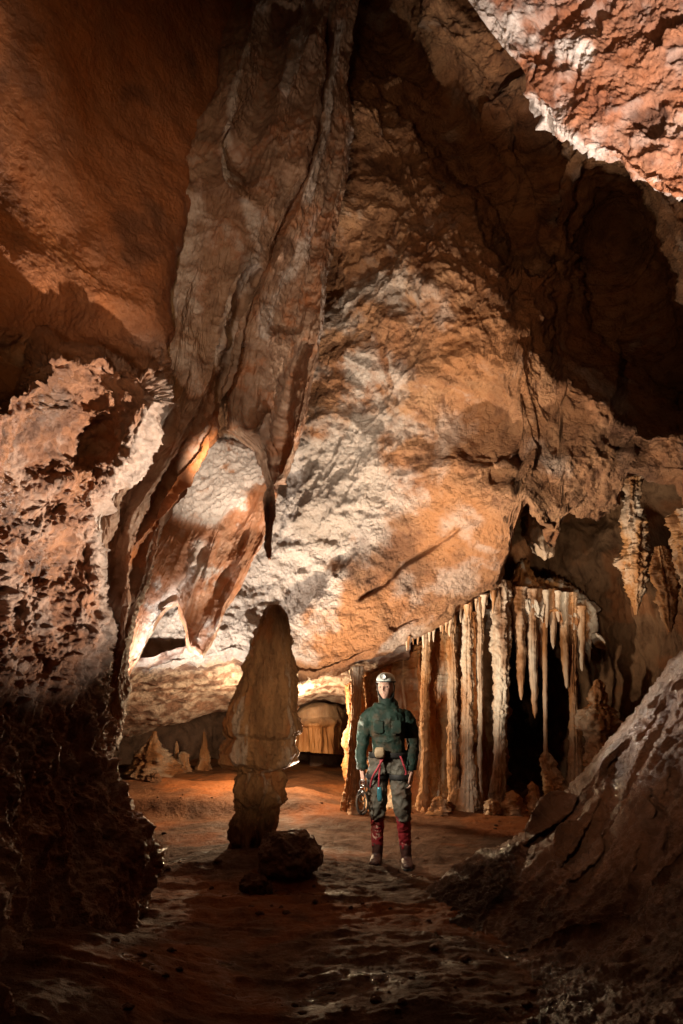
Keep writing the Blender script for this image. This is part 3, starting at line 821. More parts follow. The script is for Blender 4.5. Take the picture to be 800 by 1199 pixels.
# ------------------------------------------------------------------ colonnade of columns and stalactites
def rod(name, top, bot, prof_, seed, amp=0.10, nseg=36, nz=160, mat=M_COLUMN, parent=None, calc=0.3, flut=0.12, knob=0.0, lean=0.0):
    """prof_: list of (t from top 0 to bottom 1, radius metres)"""
    top = np.array(top, float); bot = np.array(bot, float)
    t = np.linspace(0, 1, nz)
    p = np.array(prof_, float)
    r = np.interp(t, p[:, 0], p[:, 1])
    C = top[None] * (1 - t[:, None]) + bot[None] * t[:, None]
    L = abs(top[2] - bot[2])
    wob = np.stack([t * L * 1.6, 0 * t + seed * 3.1, 0 * t], -1)
    C[:, 0] += 0.35 * r.mean() * perlin(wob, seed) * np.sin(PI * t)
    def dsp(P, a):
        Q = np.stack([np.cos(a) * 1.6, np.sin(a) * 1.6, P[..., 2] * 0.35 + seed], -1)
        R = r[:, None]
        d = R * flut * 1.5 * (ridged(Q * 1.3, 3, seed + 1) + 0.4) + R * amp * fbm(P * np.array([4, 4, 5.0]) + seed, 5, seed + 2, 0.65) * 2.0 + R * 0.10 * ridged(P * np.array([12, 12, 9]) + seed, 4, seed + 9, 0.6)
        if knob:
            d = d + R * knob * (ridged(P * 6 + seed, 4, seed + 7, 0.6) + 0.5)
        return d
    V, Fq, T = spine_mesh(C, r, r, nseg, dsp)
    nn = len(V)
    n = fbm(V * np.array([3, 3, 0.8]) + seed, 4, seed + 5)
    return mesh_obj(name, V, Fq, mat, tris=T, parent=parent, attrs={'calcite_and_light': np.clip(calc + 0.8 * n, 0, 1), 'iron_and_glow': np.clip(0.25 - 0.6 * n, 0, 1) * 0.8, 'stain_and_shade': 0.6 * smooth(0.2, 0.5, -n)}, origin=None if parent is not None else C[-1])


def m_at(px_w, Y):   # photo width to metres near the colonnade
    return px_w / F_PX * Y * 1.02


# fluted wall of merged columns behind the separate ones
cw_top = interp([(400, 796), (440, 770), (470, 752), (520, 726), (560, 702), (590, 688), (604, 690)])
CWX = [(410, 8), (428, 7), (455, 9), (474, 9), (492, 7), (513, 12), (533, 7), (549, 10), (570, 9), (590, 10)]


def cw_d(x, y):
    xx = x + 5 * fbm(np.stack([x / 25, y / 120, 0 * x], -1), 3, 870)
    f = 0
    for cx, w in CWX:
        f = f + (0.17 if cx != 513 else 0.10) * np.exp(-((xx - cx - 0.03 * (y - 820)) / w) ** 2)
    f = f * (0.35 + 0.65 * smooth(720, 800, y))
    base = 9.84 + 0.0025 * np.abs(x - 500)
    return base - f - 0.45 * smooth(915, 965, y) + 0.25 * smooth(800, 900, y) * smooth(930, 900, y) * 0.5


def cw_disp(P, x, y):
    S = P * np.array([5.5, 4, 0.55])
    return 0.07 * ridged(warp(S, 0.25, 0.7, 88), 4, 880, 0.5) + 0.05 * fbm(P * 1.5, 3, 885) + 0.035 * ridged(P * np.array([7, 7, 4]), 5, 890, 0.62) + 0.05 * ridged(P * np.array([1.5, 1.5, 3.5]), 3, 893) + 0.05 * smooth(900, 950, y) * ridged(P * 4, 4, 895)


def cw_attr(P, x, y):
    n = fbm(P * np.array([3.5, 3, 0.7]), 4, 900, 0.6)
    ca = blob(x, y, 583, 770, 18, 75) * 1.3 + 0.6 * blob(x, y, 519, 800, 7, 25) + 0.25 + 0.5 * n + 0.3 * blob(x, y, 470, 800, 14, 30)
    return {'calcite_and_light': smooth(0.3, 0.9, ca), 'iron_and_glow': smooth(-.1, .5, 0.25 - n + 0.2 * smooth(760, 700, y)) * 0.7, 'stain_and_shade': 0.5 * smooth(0.05, 0.5, fbm(P * np.array([4, 3, 0.9]), 4, 910) - 0.1)}


colwall = relief('flowstone_wall', 330, 340, 396, 604, cw_top, 985, cw_d, cw_disp, M_COLUMN, cw_attr, wrap=(8, 6, 6, 0), curl=(0.3, 0.3, 0.3, 0), skirt=0.6)
tag(colwall, 'golden fluted flowstone wall of merged columns directly behind the caver', 'flowstone')

# cornice the stalactites hang from
cor = relief('flowstone_cornice', 200, 90, 590, 706, interp([(590, 688), (602, 660), (612, 650), (622, 655), (632, 672), (660, 672), (684, 690), (706, 712)]), interp([(590, 742), (600, 752), (608, 738), (620, 746), (628, 728), (640, 742), (650, 722), (658, 745), (668, 765), (676, 748), (690, 772), (698, 752), (706, 766)]),
             Depth([(600, 665, 9.9), (620, 655, 10.2), (660, 672, 10.6), (600, 700, 9.6), (640, 698, 9.6), (690, 715, 9.75), (690, 690, 10.3), (600, 745, 9.68), (640, 740, 9.7), (690, 765, 9.85)]),
             lambda P, x, y: 0.05 * fbm(P * 2, 4, 920) + 0.07 * ridged(P * np.array([7, 4, 0.7]), 4, 925, 0.5) + 0.015 * ridged(P * 10, 3, 927), M_COLUMN,
             lambda P, x, y: {'calcite_and_light': smooth(-.1, .5, fbm(P * 3, 4, 930) + 0.1 * (y > 676)), 'iron_and_glow': 0.3 + 0 * x, 'stain_and_shade': 0 * x}, wrap=(5, 6, 5, 5), curl=(.2, .3, .3, .4), skirt=0.9)
tag(cor, 'pale flowstone ledge above the row of hanging stalactites', 'flowstone')

# (px, y top, y bottom, width top, width bottom, Y, label)
G1 = 'stalactites hanging over the dark alcove'
ST = [
    (607, 696, 820, 17, 5, 9.60, 'tapering golden stalactite hanging right beside the brightest white column'),
    (622, 698, 841, 14, 6, 9.62, 'longest free hanging stalactite over the dark gap, with a wide blunt point'),
    (631, 698, 783, 12, 5, 9.70, 'short stalactite between the wide blunt one and the thin pole column'),
    (646, 698, 760, 12, 4, 9.66, 'short stalactite just right of the thin pole column'),
    (614, 698, 770, 12, 3, 9.72, 'slender stalactite partly behind the tapering golden one'),
    (653, 700, 728, 7, 3, 9.6, 'stubby stalactite under the ledge left of the thick right column'),
    (660, 702, 806, 13, 5, 9.70, 'stalactite hanging close on the left of the thick right column'),
    (679, 718, 786, 13, 4, 9.75, 'tapering stalactite hanging close on the right of the thick right column'),
    (688, 728, 776, 8, 3, 9.9, 'rightmost short stalactite of the row, over the mushroom flowstone'),
    (639, 699, 735, 7, 3, 9.58, 'tiny stalactite in front of the thin pole column top'),
]
for k, (px, y0, y1, w0, w1, Yk, lb) in enumerate(ST):
    a, b = at(px, y0 - 8, Yk), at(px, y1, Yk)
    b[0] = a[0] + (b[0] - a[0]) * 0.6
    o = rod('stalactite', a, b, [(0, m_at(w0, Yk) / 2 * 1.25), (0.15, m_at(w0, Yk) / 2), (0.7, m_at(w0 * .55 + w1 * .45, Yk) / 2), (0.96, m_at(w1, Yk) / 2), (1, 0.006)], 40 + k, amp=0.12, nseg=28, calc=0.35, flut=0.16)
    tag(o, lb, 'stalactite', G1)

G2 = 'columns of the colonnade behind the caver'
CO = [
    # px top, px bottom, y top, y bottom, widths
    (588, 583, 690, 952, [(0, 26), (.12, 26), (.35, 24), (.55, 19), (.62, 17), (.72, 15), (.85, 17), (.94, 22), (1, 34)], 9.55, 0.75, 'brightest white column, thick at the top, at the left side of the dark gap'),
    (562, 562, 705, 950, [(0, 12), (.3, 9), (.7, 6), (.9, 7), (1, 9)], 9.6, 0.35, 'thin dark column squeezed against the left side of the brightest white column'),
    (547, 548, 712, 955, [(0, 15), (.3, 15), (.6, 17), (.64, 20), (.68, 17), (.85, 18), (.9, 25), (1, 30)], 9.55, 0.3, 'stout golden column with a flared foot, second big one left of the dark gap'),
    (528, 532, 728, 940, [(0, 12), (.3, 13), (.55, 13), (.6, 16), (.9, 15), (1, 26)], 9.7, 0.15, 'brown knuckled column left of the stout golden one'),
    (500, 496, 745, 945, [(0, 13), (.4, 11), (.8, 12), (1, 20)], 9.65, 0.05, 'plain brown column just right of the caver shoulder'),
    (669, 672, 704, 915, [(0, 18), (.2, 14), (.45, 12), (.6, 10), (.65, 16), (.8, 19), (1, 26)], 9.75, 0.2, 'thick right column bulging below, at the right side of the dark gap'),
    (418, 412, 790, 950, [(0, 20), (.15, 14), (.4, 11), (.7, 13), (.88, 20), (1, 36)], 9.4, 0.1, 'isolated brown column left of the caver beside the side chamber'),
]
for k, (p0, p1, y0, y1, pf, Yk, ca, lb) in enumerate(CO):
    a, b = at(p0, y0 - 10, Yk), at(p1, y1, Yk)
    b[2] = min(b[2], fz(b[0], Yk) - 0.05)
    o = rod('cave_column', a, b, [(t_, m_at(w_, Yk) / 2) for t_, w_ in pf], 60 + k, amp=0.10, nseg=60, nz=260, calc=ca, flut=0.17, knob=0.08 if p0 == 418 else 0.22)
    tag(o, lb, 'column', G2)

# the long thin pole column and the stalagmite under it
Yp = 9.64
a, b = at(638, 690, Yp), at(639, 886, Yp)
tag(rod('stalactite', a, b, [(0, m_at(9, Yp) / 2), (.2, m_at(7, Yp) / 2), (.8, m_at(5, Yp) / 2), (1, m_at(6, Yp) / 2)], 80, nseg=28, calc=0.15), 'long thin pole of a stalactite reaching down to a knobby stalagmite', 'stalactite', G1)
zf = fz(a[0], Yp)
b2 = np.array([a[0], Yp, zf - 0.05])
tag(rod('stalagmite', at(639, 880, Yp), b2, [(0, m_at(6, Yp) / 2), (.06, m_at(17, Yp) / 2), (.5, m_at(24, Yp) / 2), (.7, m_at(34, Yp) / 2), (1, m_at(48, Yp) / 2)], 81, amp=.12, nseg=60, nz=120, knob=0.35, calc=0.2), 'knobby stalagmite under the long thin pole in the dark gap', 'stalagmite', 'stalagmites at the foot of the colonnade')
for k, (px, y0, w, Yk, lb) in enumerate(((623, 915, 20, 9.5, 'short stump of stalagmite left of the knobby one under the thin pole'), (600, 925, 26, 9.4, 'rounded stalagmite lump at the foot of the brightest white column'),
                                         (515, 932, 26, 9.4, 'low brown stalagmite lump at the foot of the knuckled column'), (575, 935, 22, 9.35, 'small stalagmite lump in front of the brightest white column'))):
    a = at(px, y0, Yk)
    tag(rod('stalagmite', a, (a[0], Yk, fz(a[0], Yk) - 0.05), [(0, 0.02), (.15, m_at(w, Yk) / 3), (1, m_at(w * 1.5, Yk) / 2)], 85 + k, amp=.15, nseg=40, nz=70, knob=0.35, calc=0.1), lb, 'stalagmite', 'stalagmites at the foot of the colonnade')

# fringe of tiny stalactites under the slab lip over the colonnade
px = 476.0
k = 0
while px < 590:
    Yk = 9.0 + rnd.uniform(-.1, .35)
    y0 = float(lip(px)) - 2
    wd = rnd.choice((2.5, 3, 3.5, 4.5, 6.5))
    h = (4 + wd * rnd.uniform(1.0, 3.4)) * (0.5 + 0.7 * abs(math.sin(px * 0.11)))
    a, b = at(px, y0 - 6, Yk), at(px + rnd.uniform(-1, 1), y0 + h, Yk)
    r0 = m_at(wd, Yk) / 2
    tag(rod('stalactite', a, b, [(0, r0 * 1.8), (.35, r0), (.85, r0 * .5), (1, .004)], 120 + k, nseg=14, nz=30, calc=0.15, knob=.2), 'tiny stalactite in the ragged fringe under the rock lip above the fluted wall', 'stalactite', 'fringe of tiny stalactites')
    px += rnd.uniform(1.8, 8.5); k += 1

# alcove furniture: frilled column, hanging lobe, mushroom flowstone
Yq = 9.3
a, b = at(742, 560, Yq), at(745, 720, Yq)
tag(rod('cave_column', a, b, [(0, m_at(26, Yq) / 2), (.2, m_at(20, Yq) / 2), (.35, m_at(34, Yq) / 2), (.5, m_at(30, Yq) / 2), (.62, m_at(46, Yq) / 2), (.75, m_at(34, Yq) / 2), (.9, m_at(14, Yq) / 2), (1, .02)], 95, amp=.16, nseg=70, nz=200, knob=0.28, calc=0.1, mat=M_COLUMN, flut=0.2),
    'frilled orange column hanging high in the alcove beside the round hole', 'column')
Yq = 8.6
a, b = at(772, 640, Yq), at(785, 740, Yq)
tag(rod('stalactite', a, b, [(0, m_at(16, Yq) / 2), (.3, m_at(36, Yq) / 2), (.6, m_at(26, Yq) / 2), (.9, m_at(14, Yq) / 2), (1, .02)], 96, amp=.16, nseg=60, nz=140, knob=0.25, calc=0.1, flut=0.2), 'folded brown stalactite at the right edge of the alcove above the boulder', 'stalactite')
Yq = 9.2
a, b = at(803, 600, Yq * .9), at(806, 720, Yq * .9)
tag(rod('stalactite', a, b, [(0, m_at(40, Yq) / 2), (.4, m_at(34, Yq) / 2), (.8, m_at(20, Yq) / 2), (1, .02)], 97, amp=.16, nseg=60, nz=140, knob=0.25, calc=0.1, flut=0.2), 'broad brown stalactite beside the round hole at the edge of the picture', 'stalactite')
Yq = 9.6
a, b = at(700, 795, Yq), at(702, 905, Yq)
b[2] = fz(b[0], Yq)
tag(rod('stalagmite', a, b, [(0, .02), (.05, m_at(18, Yq) / 2), (.16, m_at(26, Yq) / 2), (.2, m_at(20, Yq) / 2), (.26, m_at(44, Yq) / 2), (.4, m_at(50, Yq) / 2), (.44, m_at(34, Yq) / 2), (.6, m_at(40, Yq) / 2), (1, m_at(50, Yq) / 2)], 98, amp=.12, nseg=80, nz=160, knob=0.25, calc=0.25, flut=0.2),
    'tiered mushroom shaped stalagmite standing right of the thick right column', 'stalagmite')
lf = relief('hanging_rock', 70, 60, 608, 654, interp([(608, 606), (625, 596), (654, 606)]), interp([(608, 626), (618, 640), (628, 650), (640, 658), (650, 652), (654, 630)]),
            lambda x, y: 9.3 + 0 * x, lambda P, x, y: 0.08 * fbm(P * 2, 4, 960) + 0.05 * ridged(P * np.array([5, 5, 2]), 4, 965), M_COLUMN, lambda P, x, y: {'calcite_and_light': .4 + 0 * x, 'iron_and_glow': 0 * x, 'stain_and_shade': 0 * x}, wrap=(12, 10, 0, 10), curl=(.4, .4, 0, .3), skirt=.5)
tag(lf, 'smooth pale lobe of rock hanging in the mouth of the alcove', 'rock')

# side chamber furniture
GM = 'cone stalagmites in the side chamber'
for k, (px, y0, y1, w, Yk, top, lb) in enumerate(((181, 856, 908, 84, 12.6, .10, 'broadest cone stalagmite in the side chamber, nearest the left wall'), (207, 868, 900, 16, 13.4, .3, 'thin little stalagmite between the two cones of the side chamber'),
                                                  (214, 880, 905, 36, 13.2, .4, 'low rounded stalagmite in the middle of the side chamber'), (239, 857, 898, 22, 13.6, .2, 'slim cone stalagmite in the side chamber next to the great stalagmite'))):
    a, b = at(px, y0, Yk), at(px, y1, Yk)
    R = m_at(w, Yk) / 2
    b[2] = fz(b[0], Yk) - 0.1
    tag(rod('stalagmite', a, b, [(0, R * top * .4), (.1, R * top), (.45, R * .45), (.75, R * .8), (1, R * 1.3)], 140 + k, amp=.12, nseg=50, nz=80, knob=.12, calc=0.15, mat=M_STAL), lb, 'stalagmite', GM)
cf = relief('flowstone_mound', 110, 90, 338, 412, interp([(338, 836), (365, 824), (395, 822), (412, 830)]), interp([(338, 880), (412, 884)]), lambda x, y: 13.0 + 0.0006 * (x - 368) ** 2 - 0.2 * smooth(840, 848, y),
            lambda P, x, y: 0.06 * fbm(P * 1.5, 3, 970) + 0.12 * smooth(842, 852, y) * ridged(P * np.array([5, 4, 0.5]), 3, 975), M_COLUMN, lambda P, x, y: {'calcite_and_light': 0.3 * smooth(850, 840, y), 'iron_and_glow': .3 + 0 * x, 'stain_and_shade': 0 * x}, wrap=(8, 8, 6, 0), curl=(.5, .5, .5, 0), skirt=.6)
tag(cf, 'fluted flowstone mound glowing at the back of the side chamber', 'flowstone')
# ------------------------------------------------------------------ the caver
def resample(pts, n):
    p = np.array(pts, float)
    t = np.linspace(0, len(p) - 1, n)
    i = np.clip(t.astype(int), 0, len(p) - 2); f = (t - i)[:, None]
    p0 = p[np.clip(i - 1, 0, len(p) - 1)]; p1 = p[i]; p2 = p[i + 1]; p3 = p[np.clip(i + 2, 0, len(p) - 1)]
    return 0.5 * (2 * p1 + (p2 - p0) * f + (2 * p0 - 5 * p1 + 4 * p2 - p3) * f * f + (3 * p1 - p0 - 3 * p2 + p3) * f ** 3)


def limb(rows, n=30, nseg=24, square=2.0):
    """rows: (x, y, z, rx, ry); a smooth capped tube through them"""
    q = resample(rows, n)
    C, R = q[:, :3], np.maximum(q[:, 3:], 0.002)
    T_ = np.gradient(C, axis=0); T_ /= np.linalg.norm(T_, axis=1, keepdims=True) + 1e-9
    ref = np.array([1.0, 0, 0]); a = np.linspace(0, 2 * PI, nseg, endpoint=False)
    if abs(T_[:, 0]).mean() > 0.8: ref = np.array([0, 1.0, 0])
    U = ref[None] - T_ * (T_ @ ref)[:, None]; U /= np.linalg.norm(U, axis=1, keepdims=True)
    W_ = np.cross(T_, U)
    ca, sa = np.cos(a), np.sin(a)
    ca = np.sign(ca) * np.abs(ca) ** (2 / square); sa = np.sign(sa) * np.abs(sa) ** (2 / square)
    P = C[:, None] + U[:, None] * (ca[None] * R[:, :1])[..., None] + W_[:, None] * (sa[None] * R[:, 1:])[..., None]
    V = np.concatenate([P.reshape(-1, 3), C[:1], C[-1:]])
    tr = []
    for j in range(nseg):
        k = (j + 1) % nseg; b = (n - 1) * nseg
        tr += [(n * nseg, k, j), (n * nseg + 1, b + j, b + k)]
    return V, grid_faces(n, nseg, True), np.array(tr)


def fuse(parts, voxel, smooth_n=3):
    """one continuous surface from several overlapping closed tubes"""
    V, Q, T_, o = [], [], [], 0
    for v, q, t in parts:
        V.append(v); Q.append(q + o); T_.append(t + o); o += len(v)
    ob = mesh_obj('tmp', np.concatenate(V), np.concatenate(Q), M_SLOPE, tris=np.concatenate(T_), origin=(0, 0, 0))
    rm = ob.modifiers.new('r', 'REMESH'); rm.mode = 'VOXEL'; rm.voxel_size = voxel
    s = ob.modifiers.new('s', 'SMOOTH'); s.iterations = smooth_n; s.factor = 0.5
    dg = bpy.context.evaluated_depsgraph_get()
    me = ob.evaluated_get(dg).to_mesh()
    n = len(me.vertices); co_ = np.zeros(n * 3, np.float32); me.vertices.foreach_get('co', co_)
    no = np.zeros(n * 3, np.float32); me.vertices.foreach_get('normal', no)
    fs = [tuple(p.vertices) for p in me.polygons]
    ob.evaluated_get(dg).to_mesh_clear()
    old = ob.data; bpy.data.objects.remove(ob); bpy.data.meshes.remove(old)
    q = np.array([f for f in fs if len(f) == 4], np.int32).reshape(-1, 4); t = np.array([f for f in fs if len(f) == 3], np.int32).reshape(-1, 3)
    return co_.reshape(-1, 3).astype(float), no.reshape(-1, 3).astype(float), q, t


M_SKIN = plain_mat('skin', (0.50, 0.30, 0.22), 0.5, var=0.1, scale=40)
M_JACKET = plain_mat('green_caving_cloth', (0.012, 0.028, 0.019), 0.7, var=0.6, scale=9, bump=0.6, spec=0.25, mud=0.5)
M_TROUSER = plain_mat('olive_trouser_cloth', (0.085, 0.080, 0.060), 0.7, var=0.5, scale=12, bump=0.6, mud=0.7)
M_RED = plain_mat('red_gaiter_cloth', (0.20, 0.008, 0.012), 0.7, var=0.5, scale=18, mud=0.7)
M_BOOT = plain_mat('muddy_boot', (0.055, 0.022, 0.016), 0.5, var=0.5, scale=14)
M_HELM = plain_mat('scuffed_helmet', (0.46, 0.48, 0.42), 0.4, var=0.4, scale=9, spec=0.6)
M_METAL = plain_mat('worn_metal', (0.5, 0.5, 0.48), 0.3, metal=1.0, var=0.3)
M_GLASS = plain_mat('lamp_glass', (0.75, 0.75, 0.70), 0.1, var=0.1, spec=0.8)
M_DARK = plain_mat('black_webbing', (0.018, 0.018, 0.016), 0.6)
M_REDWEB = plain_mat('red_webbing', (0.30, 0.03, 0.04), 0.6)
M_BLUE = plain_mat('blue_anodised_metal', (0.08, 0.30, 0.36), 0.35, metal=0.6)
M_ROPE = plain_mat('muddy_rope', (0.09, 0.065, 0.045), 0.8, scale=90)
M_EYE = plain_mat('eye', (0.13, 0.10, 0.08), 0.2, var=0.1)
M_PATCH = plain_mat('tan_pocket_cloth', (0.30, 0.22, 0.13), 0.6)

PY_, PX_ = 7.0, float(at(457, 1008, 7.0)[0])
caver = empty('person', (PX_, PY_, fz(PX_, PY_) - 0.01), math.radians(-6))
tag(caver, 'caver standing in helmet, green jacket, olive trousers and red gaiters before the golden columns', 'person')

HX, HZ = -0.012, 1.605


def head_part():
    th = np.linspace(0.02, PI - 0.02, 60)[:, None]; ph = np.linspace(0, 2 * PI, 80, endpoint=False)[None]
    d = np.stack([np.sin(th) * np.cos(ph), np.sin(th) * np.sin(ph), np.cos(th) + 0 * ph], -1)
    P = d * np.array([0.074, 0.095, 0.118])
    low = np.clip(-d[..., 2], 0, 1)
    P[..., 0] *= 1 - 0.32 * low ** 1.5
    front = np.clip(-d[..., 1], 0, 1)

    def g(x, z, sx, sz): return np.exp(-((P[..., 0] - x) / sx) ** 2 - ((P[..., 2] - z) / sz) ** 2) * (front > 0.2)
    f = 0.019 * g(0, -0.018, 0.012, 0.020) + 0.012 * g(0, 0.004, 0.010, 0.02) - 0.008 * (g(-.031, 0.010, .016, .012) + g(.031, .010, .016, .012)) + 0.005 * g(0, 0.032, 0.05, 0.010)
    f = f + 0.007 * g(0, -0.052, 0.020, 0.006) - 0.005 * g(0, -0.060, .022, .004) + 0.007 * g(0, -0.067, 0.018, 0.006) + 0.012 * g(0, -0.098, 0.02, 0.014) + 0.005 * (g(-.045, -.02, .015, .015) + g(.045, -.02, .015, .015))
    P[..., 1] -= f
    V = P.reshape(-1, 3)
    # slight turn to the left of the picture and down
    a = math.radians(14); c_, s_ = math.cos(a), math.sin(a)
    V = np.stack([V[:, 0] * c_ + V[:, 1] * s_, -V[:, 0] * s_ + V[:, 1] * c_, V[:, 2]], -1) + np.array([HX, -0.035, HZ])
    n0 = len(V); V = np.concatenate([V, V[:80].mean(0)[None], V[-80:].mean(0)[None]])
    tr = []
    for j in range(80):
        k = (j + 1) % 80; b = 59 * 80
        tr += [(n0, j, k), (n0 + 1, b + k, b + j)]
    return V, grid_faces(60, 80, True), np.array(tr)


def hand_parts(w, side, curl):
    """w: wrist, hanging down; side -1 for his right hand (left in the picture)"""
    x, y, z = w
    ps = [limb([(x, y, z + .05, .026, .022), (x, y - .005, z, .028, .020), (x, y - .012, z - .05, .020, .040), (x, y - .018, z - .095, .016, .042)], 16, 16)]
    for k, (dy, L) in enumerate(((-.034, .070), (-.012, .080), (.010, .075), (.030, .058))):
        by = y - .018 + dy
        c1 = curl * L
        ps.append(limb([(x, by, z - .080, .009, .009), (x - side * .004, by, z - .095 - L * .35, .0088, .0088), (x - side * (.006 + c1 * .5), by, z - .095 - L * .75, .008, .008), (x - side * (.01 + c1), by, z - .095 - L * (1 - curl * .3), .007, .007)], 12, 10))
    ps.append(limb([(x, y - .035, z - .03, .012, .012), (x - side * .012, y - .060, z - .060, .011, .011), (x - side * .020, y - .068, z - .092, .010, .010), (x - side * .026, y - .066, z - .112, .008, .008)], 12, 10))
    return ps


ARM_R = [(-.13, .01, 1.375), (-.205, .015, 1.305), (-.248, .03, 1.10), (-.262, -.03, .97), (-.250, -.06, .86)]
ARM_L = [(.125, .01, 1.360), (.200, .015, 1.29), (.240, .05, 1.08), (.232, -.03, .96), (.214, -.085, .86)]


def arm(A, rs): return limb([(*p, r, r) for p, r in zip(A, rs)], 30, 20)


LEG_R = [(-.095, .0, .95), (-.11, -.01, .72), (-.112, -.02, .50), (-.118, .015, .30), (-.122, .03, .09)]
LEG_L = [(.095, .0, .95), (.115, -.05, .72), (.128, -.10, .50), (.140, -.06, .30), (.150, -.05, .09)]


def leg(A, rs): return limb([(*p, r, r * 1.08) for p, r in zip(A, rs)], 36, 22)


body_parts = [limb([(0, 0, .86, .13, .09), (0, 0, .95, .155, .105), (0, .0, 1.08, .135, .095), (0, 0, 1.25, .160, .11), (0, .005, 1.37, .165, .10), (0, .01, 1.44, .09, .07)], 40, 32),
              limb([(0, .01, 1.40, .062, .062), (-.004, -.005, 1.48, .055, .058), (-.010, -.025, 1.56, .052, .06)], 14, 20), head_part(),
              arm(ARM_R, (.052, .05, .042, .037, .028)), arm(ARM_L, (.052, .05, .042, .037, .028)),
              leg(LEG_R, (.085, .078, .056, .052, .042)), leg(LEG_L, (.085, .078, .056, .052, .042)),
              limb([(-.122, .06, .04, .035, .03), (-.128, -.05, .035, .042, .028), (-.135, -.13, .03, .038, .02)], 14, 16), limb([(.150, -.01, .04, .035, .03), (.160, -.12, .035, .042, .028), (.170, -.20, .03, .038, .02)], 14, 16)]
body_parts += hand_parts((-.247, -.063, .85), -1, 0.45) + hand_parts((.216, -.09, .85), 1, 0.6)
v, n_, q, t = fuse(body_parts, 0.0045, 2)
mesh_obj('body', v, q, M_SKIN, caver, tris=t)
for sx in (-.031, .031):
    a = math.radians(14)
    ex, ey = sx, -.0715
    vv, qq, tt_ = limb([(0, 0, .0115, .002, .002), (0, 0, .007, .009, .009), (0, 0, 0, .0115, .0115), (0, 0, -.007, .009, .009), (0, 0, -.0115, .002, .002)], 14, 16)
    vv = vv + np.array([ex * math.cos(a) + ey * math.sin(a) + HX, -ex * math.sin(a) + ey * math.cos(a) - .035, HZ + .008])
    mesh_obj('eye', vv, qq, M_EYE, caver, tris=tt_)


def cloth(name, parts, voxel, mat, wr, freq, seed, sm_=3):
    v, n_, q, t = fuse(parts, voxel, sm_)
    w_ = wr * ridged(warp(v * np.array([freq, freq, freq * 1.3]), .5, .8, seed), 3, seed, .5) + wr * .5 * fbm(v * freq * 2, 2, seed + 3)
    v = v + n_ * (w_ + wr * .6)[:, None]
    return mesh_obj(name, v, q, mat, caver, tris=t)


jk = cloth('jacket', [limb([(.005, 0, .93, .172, .122), (.004, 0, 1.00, .162, .118), (0, 0, 1.10, .158, .114), (-.004, 0, 1.25, .176, .122), (-.006, .0, 1.36, .188, .115), (-.006, .006, 1.415, .15, .1), (0, .008, 1.455, .105, .09), (-.004, .0, 1.49, .078, .078)], 44, 40, 2.3),
                      arm(ARM_R, (.06, .074, .062, .056, .048)), arm(ARM_L, (.06, .074, .062, .056, .048))], 0.008, M_JACKET, .011, 7, 1001, 2)
for sx, z in ((-.085, 1.24), (.085, 1.24)):
    vv, qq, tt_ = limb([(sx, -.118, z + .055, .004, .006), (sx, -.124, z + .05, .045, .010), (sx, -.124, z, .047, .012), (sx, -.122, z - .05, .045, .010), (sx, -.118, z - .055, .004, .006)], 24, 24, 6)
    mesh_obj('chest_pocket', vv, qq, M_JACKET, jk, tris=tt_)
for A in (ARM_R, ARM_L):
    p = np.array(A[-1]); vv, qq, tt_ = limb([(*(p + [0, 0, .035]), .054, .054), (*(p + [0, 0, .012]), .058, .058), (*(p + [0, 0, -.01]), .054, .054)], 10, 24)
    mesh_obj('cuff', vv, qq, M_JACKET, jk, tris=tt_)
mesh_obj('collar', *limb([(-.004, .0, 1.435, .088, .085), (-.008, -.01, 1.48, .080, .083), (-.010, -.015, 1.515, .078, .082)], 10, 28)[:2], M_JACKET, jk)
cloth('trousers', [limb([(0, 0, .82, .125, .10), (0, 0, .90, .170, .12), (0, 0, .99, .162, .115)], 18, 34, 2.3),
                   leg([LEG_R[0], LEG_R[1], LEG_R[2], (-.114, 0, .42)], (.098, .100, .084, .076)), leg([LEG_L[0], LEG_L[1], LEG_L[2], (.133, -.085, .42)], (.098, .100, .084, .076))], 0.008, M_TROUSER, .016, 8, 1011, 2)
for sgn, A in ((-1, LEG_R), (1, LEG_L)):
    k, f_ = np.array(A[2]), np.array(A[4])
    P3 = lambda s: tuple(k * (1 - s) + f_ * s + np.array([0, .02 * math.sin(PI * s), 0]))
    cloth('gaiter', [limb([(*P3(.02), .066, .070), (*P3(.3), .066, .072), (*P3(.6), .059, .064), (*P3(.82), .056, .062)], 24, 24)], .006, M_RED, .008, 14, 1021 + sgn)
    x0 = f_[0]; y0 = f_[1]
    bt = cloth('boot', [limb([(*P3(.74), .056, .061), (*P3(.87), .054, .064), (x0, y0 + .012, .075, .052, .068)], 18, 24),
                        limb([(x0, y0 + .065, .05, .035, .040), (x0 + sgn * .004, y0 - .01, .058, .050, .052), (x0 + sgn * .012, y0 - .09, .045, .054, .040), (x0 + sgn * .02, y0 - .155, .036, .048, .032), (x0 + sgn * .024, y0 - .185, .03, .02, .02)], 26, 22, 2.4)], .006, M_BOOT, .005, 16, 1031 + sgn)
    vv, qq, tt_ = limb([(x0, y0 + .085, .014, .03, .014), (x0 + sgn * .004, y0 + .03, .014, .043, .016), (x0 + sgn * .012, y0 - .09, .014, .056, .016), (x0 + sgn * .02, y0 - .17, .015, .046, .015), (x0 + sgn * .024, y0 - .195, .016, .02, .012)], 26, 20, 5)
    mesh_obj('sole', vv, qq, M_DARK, bt, tris=tt_)
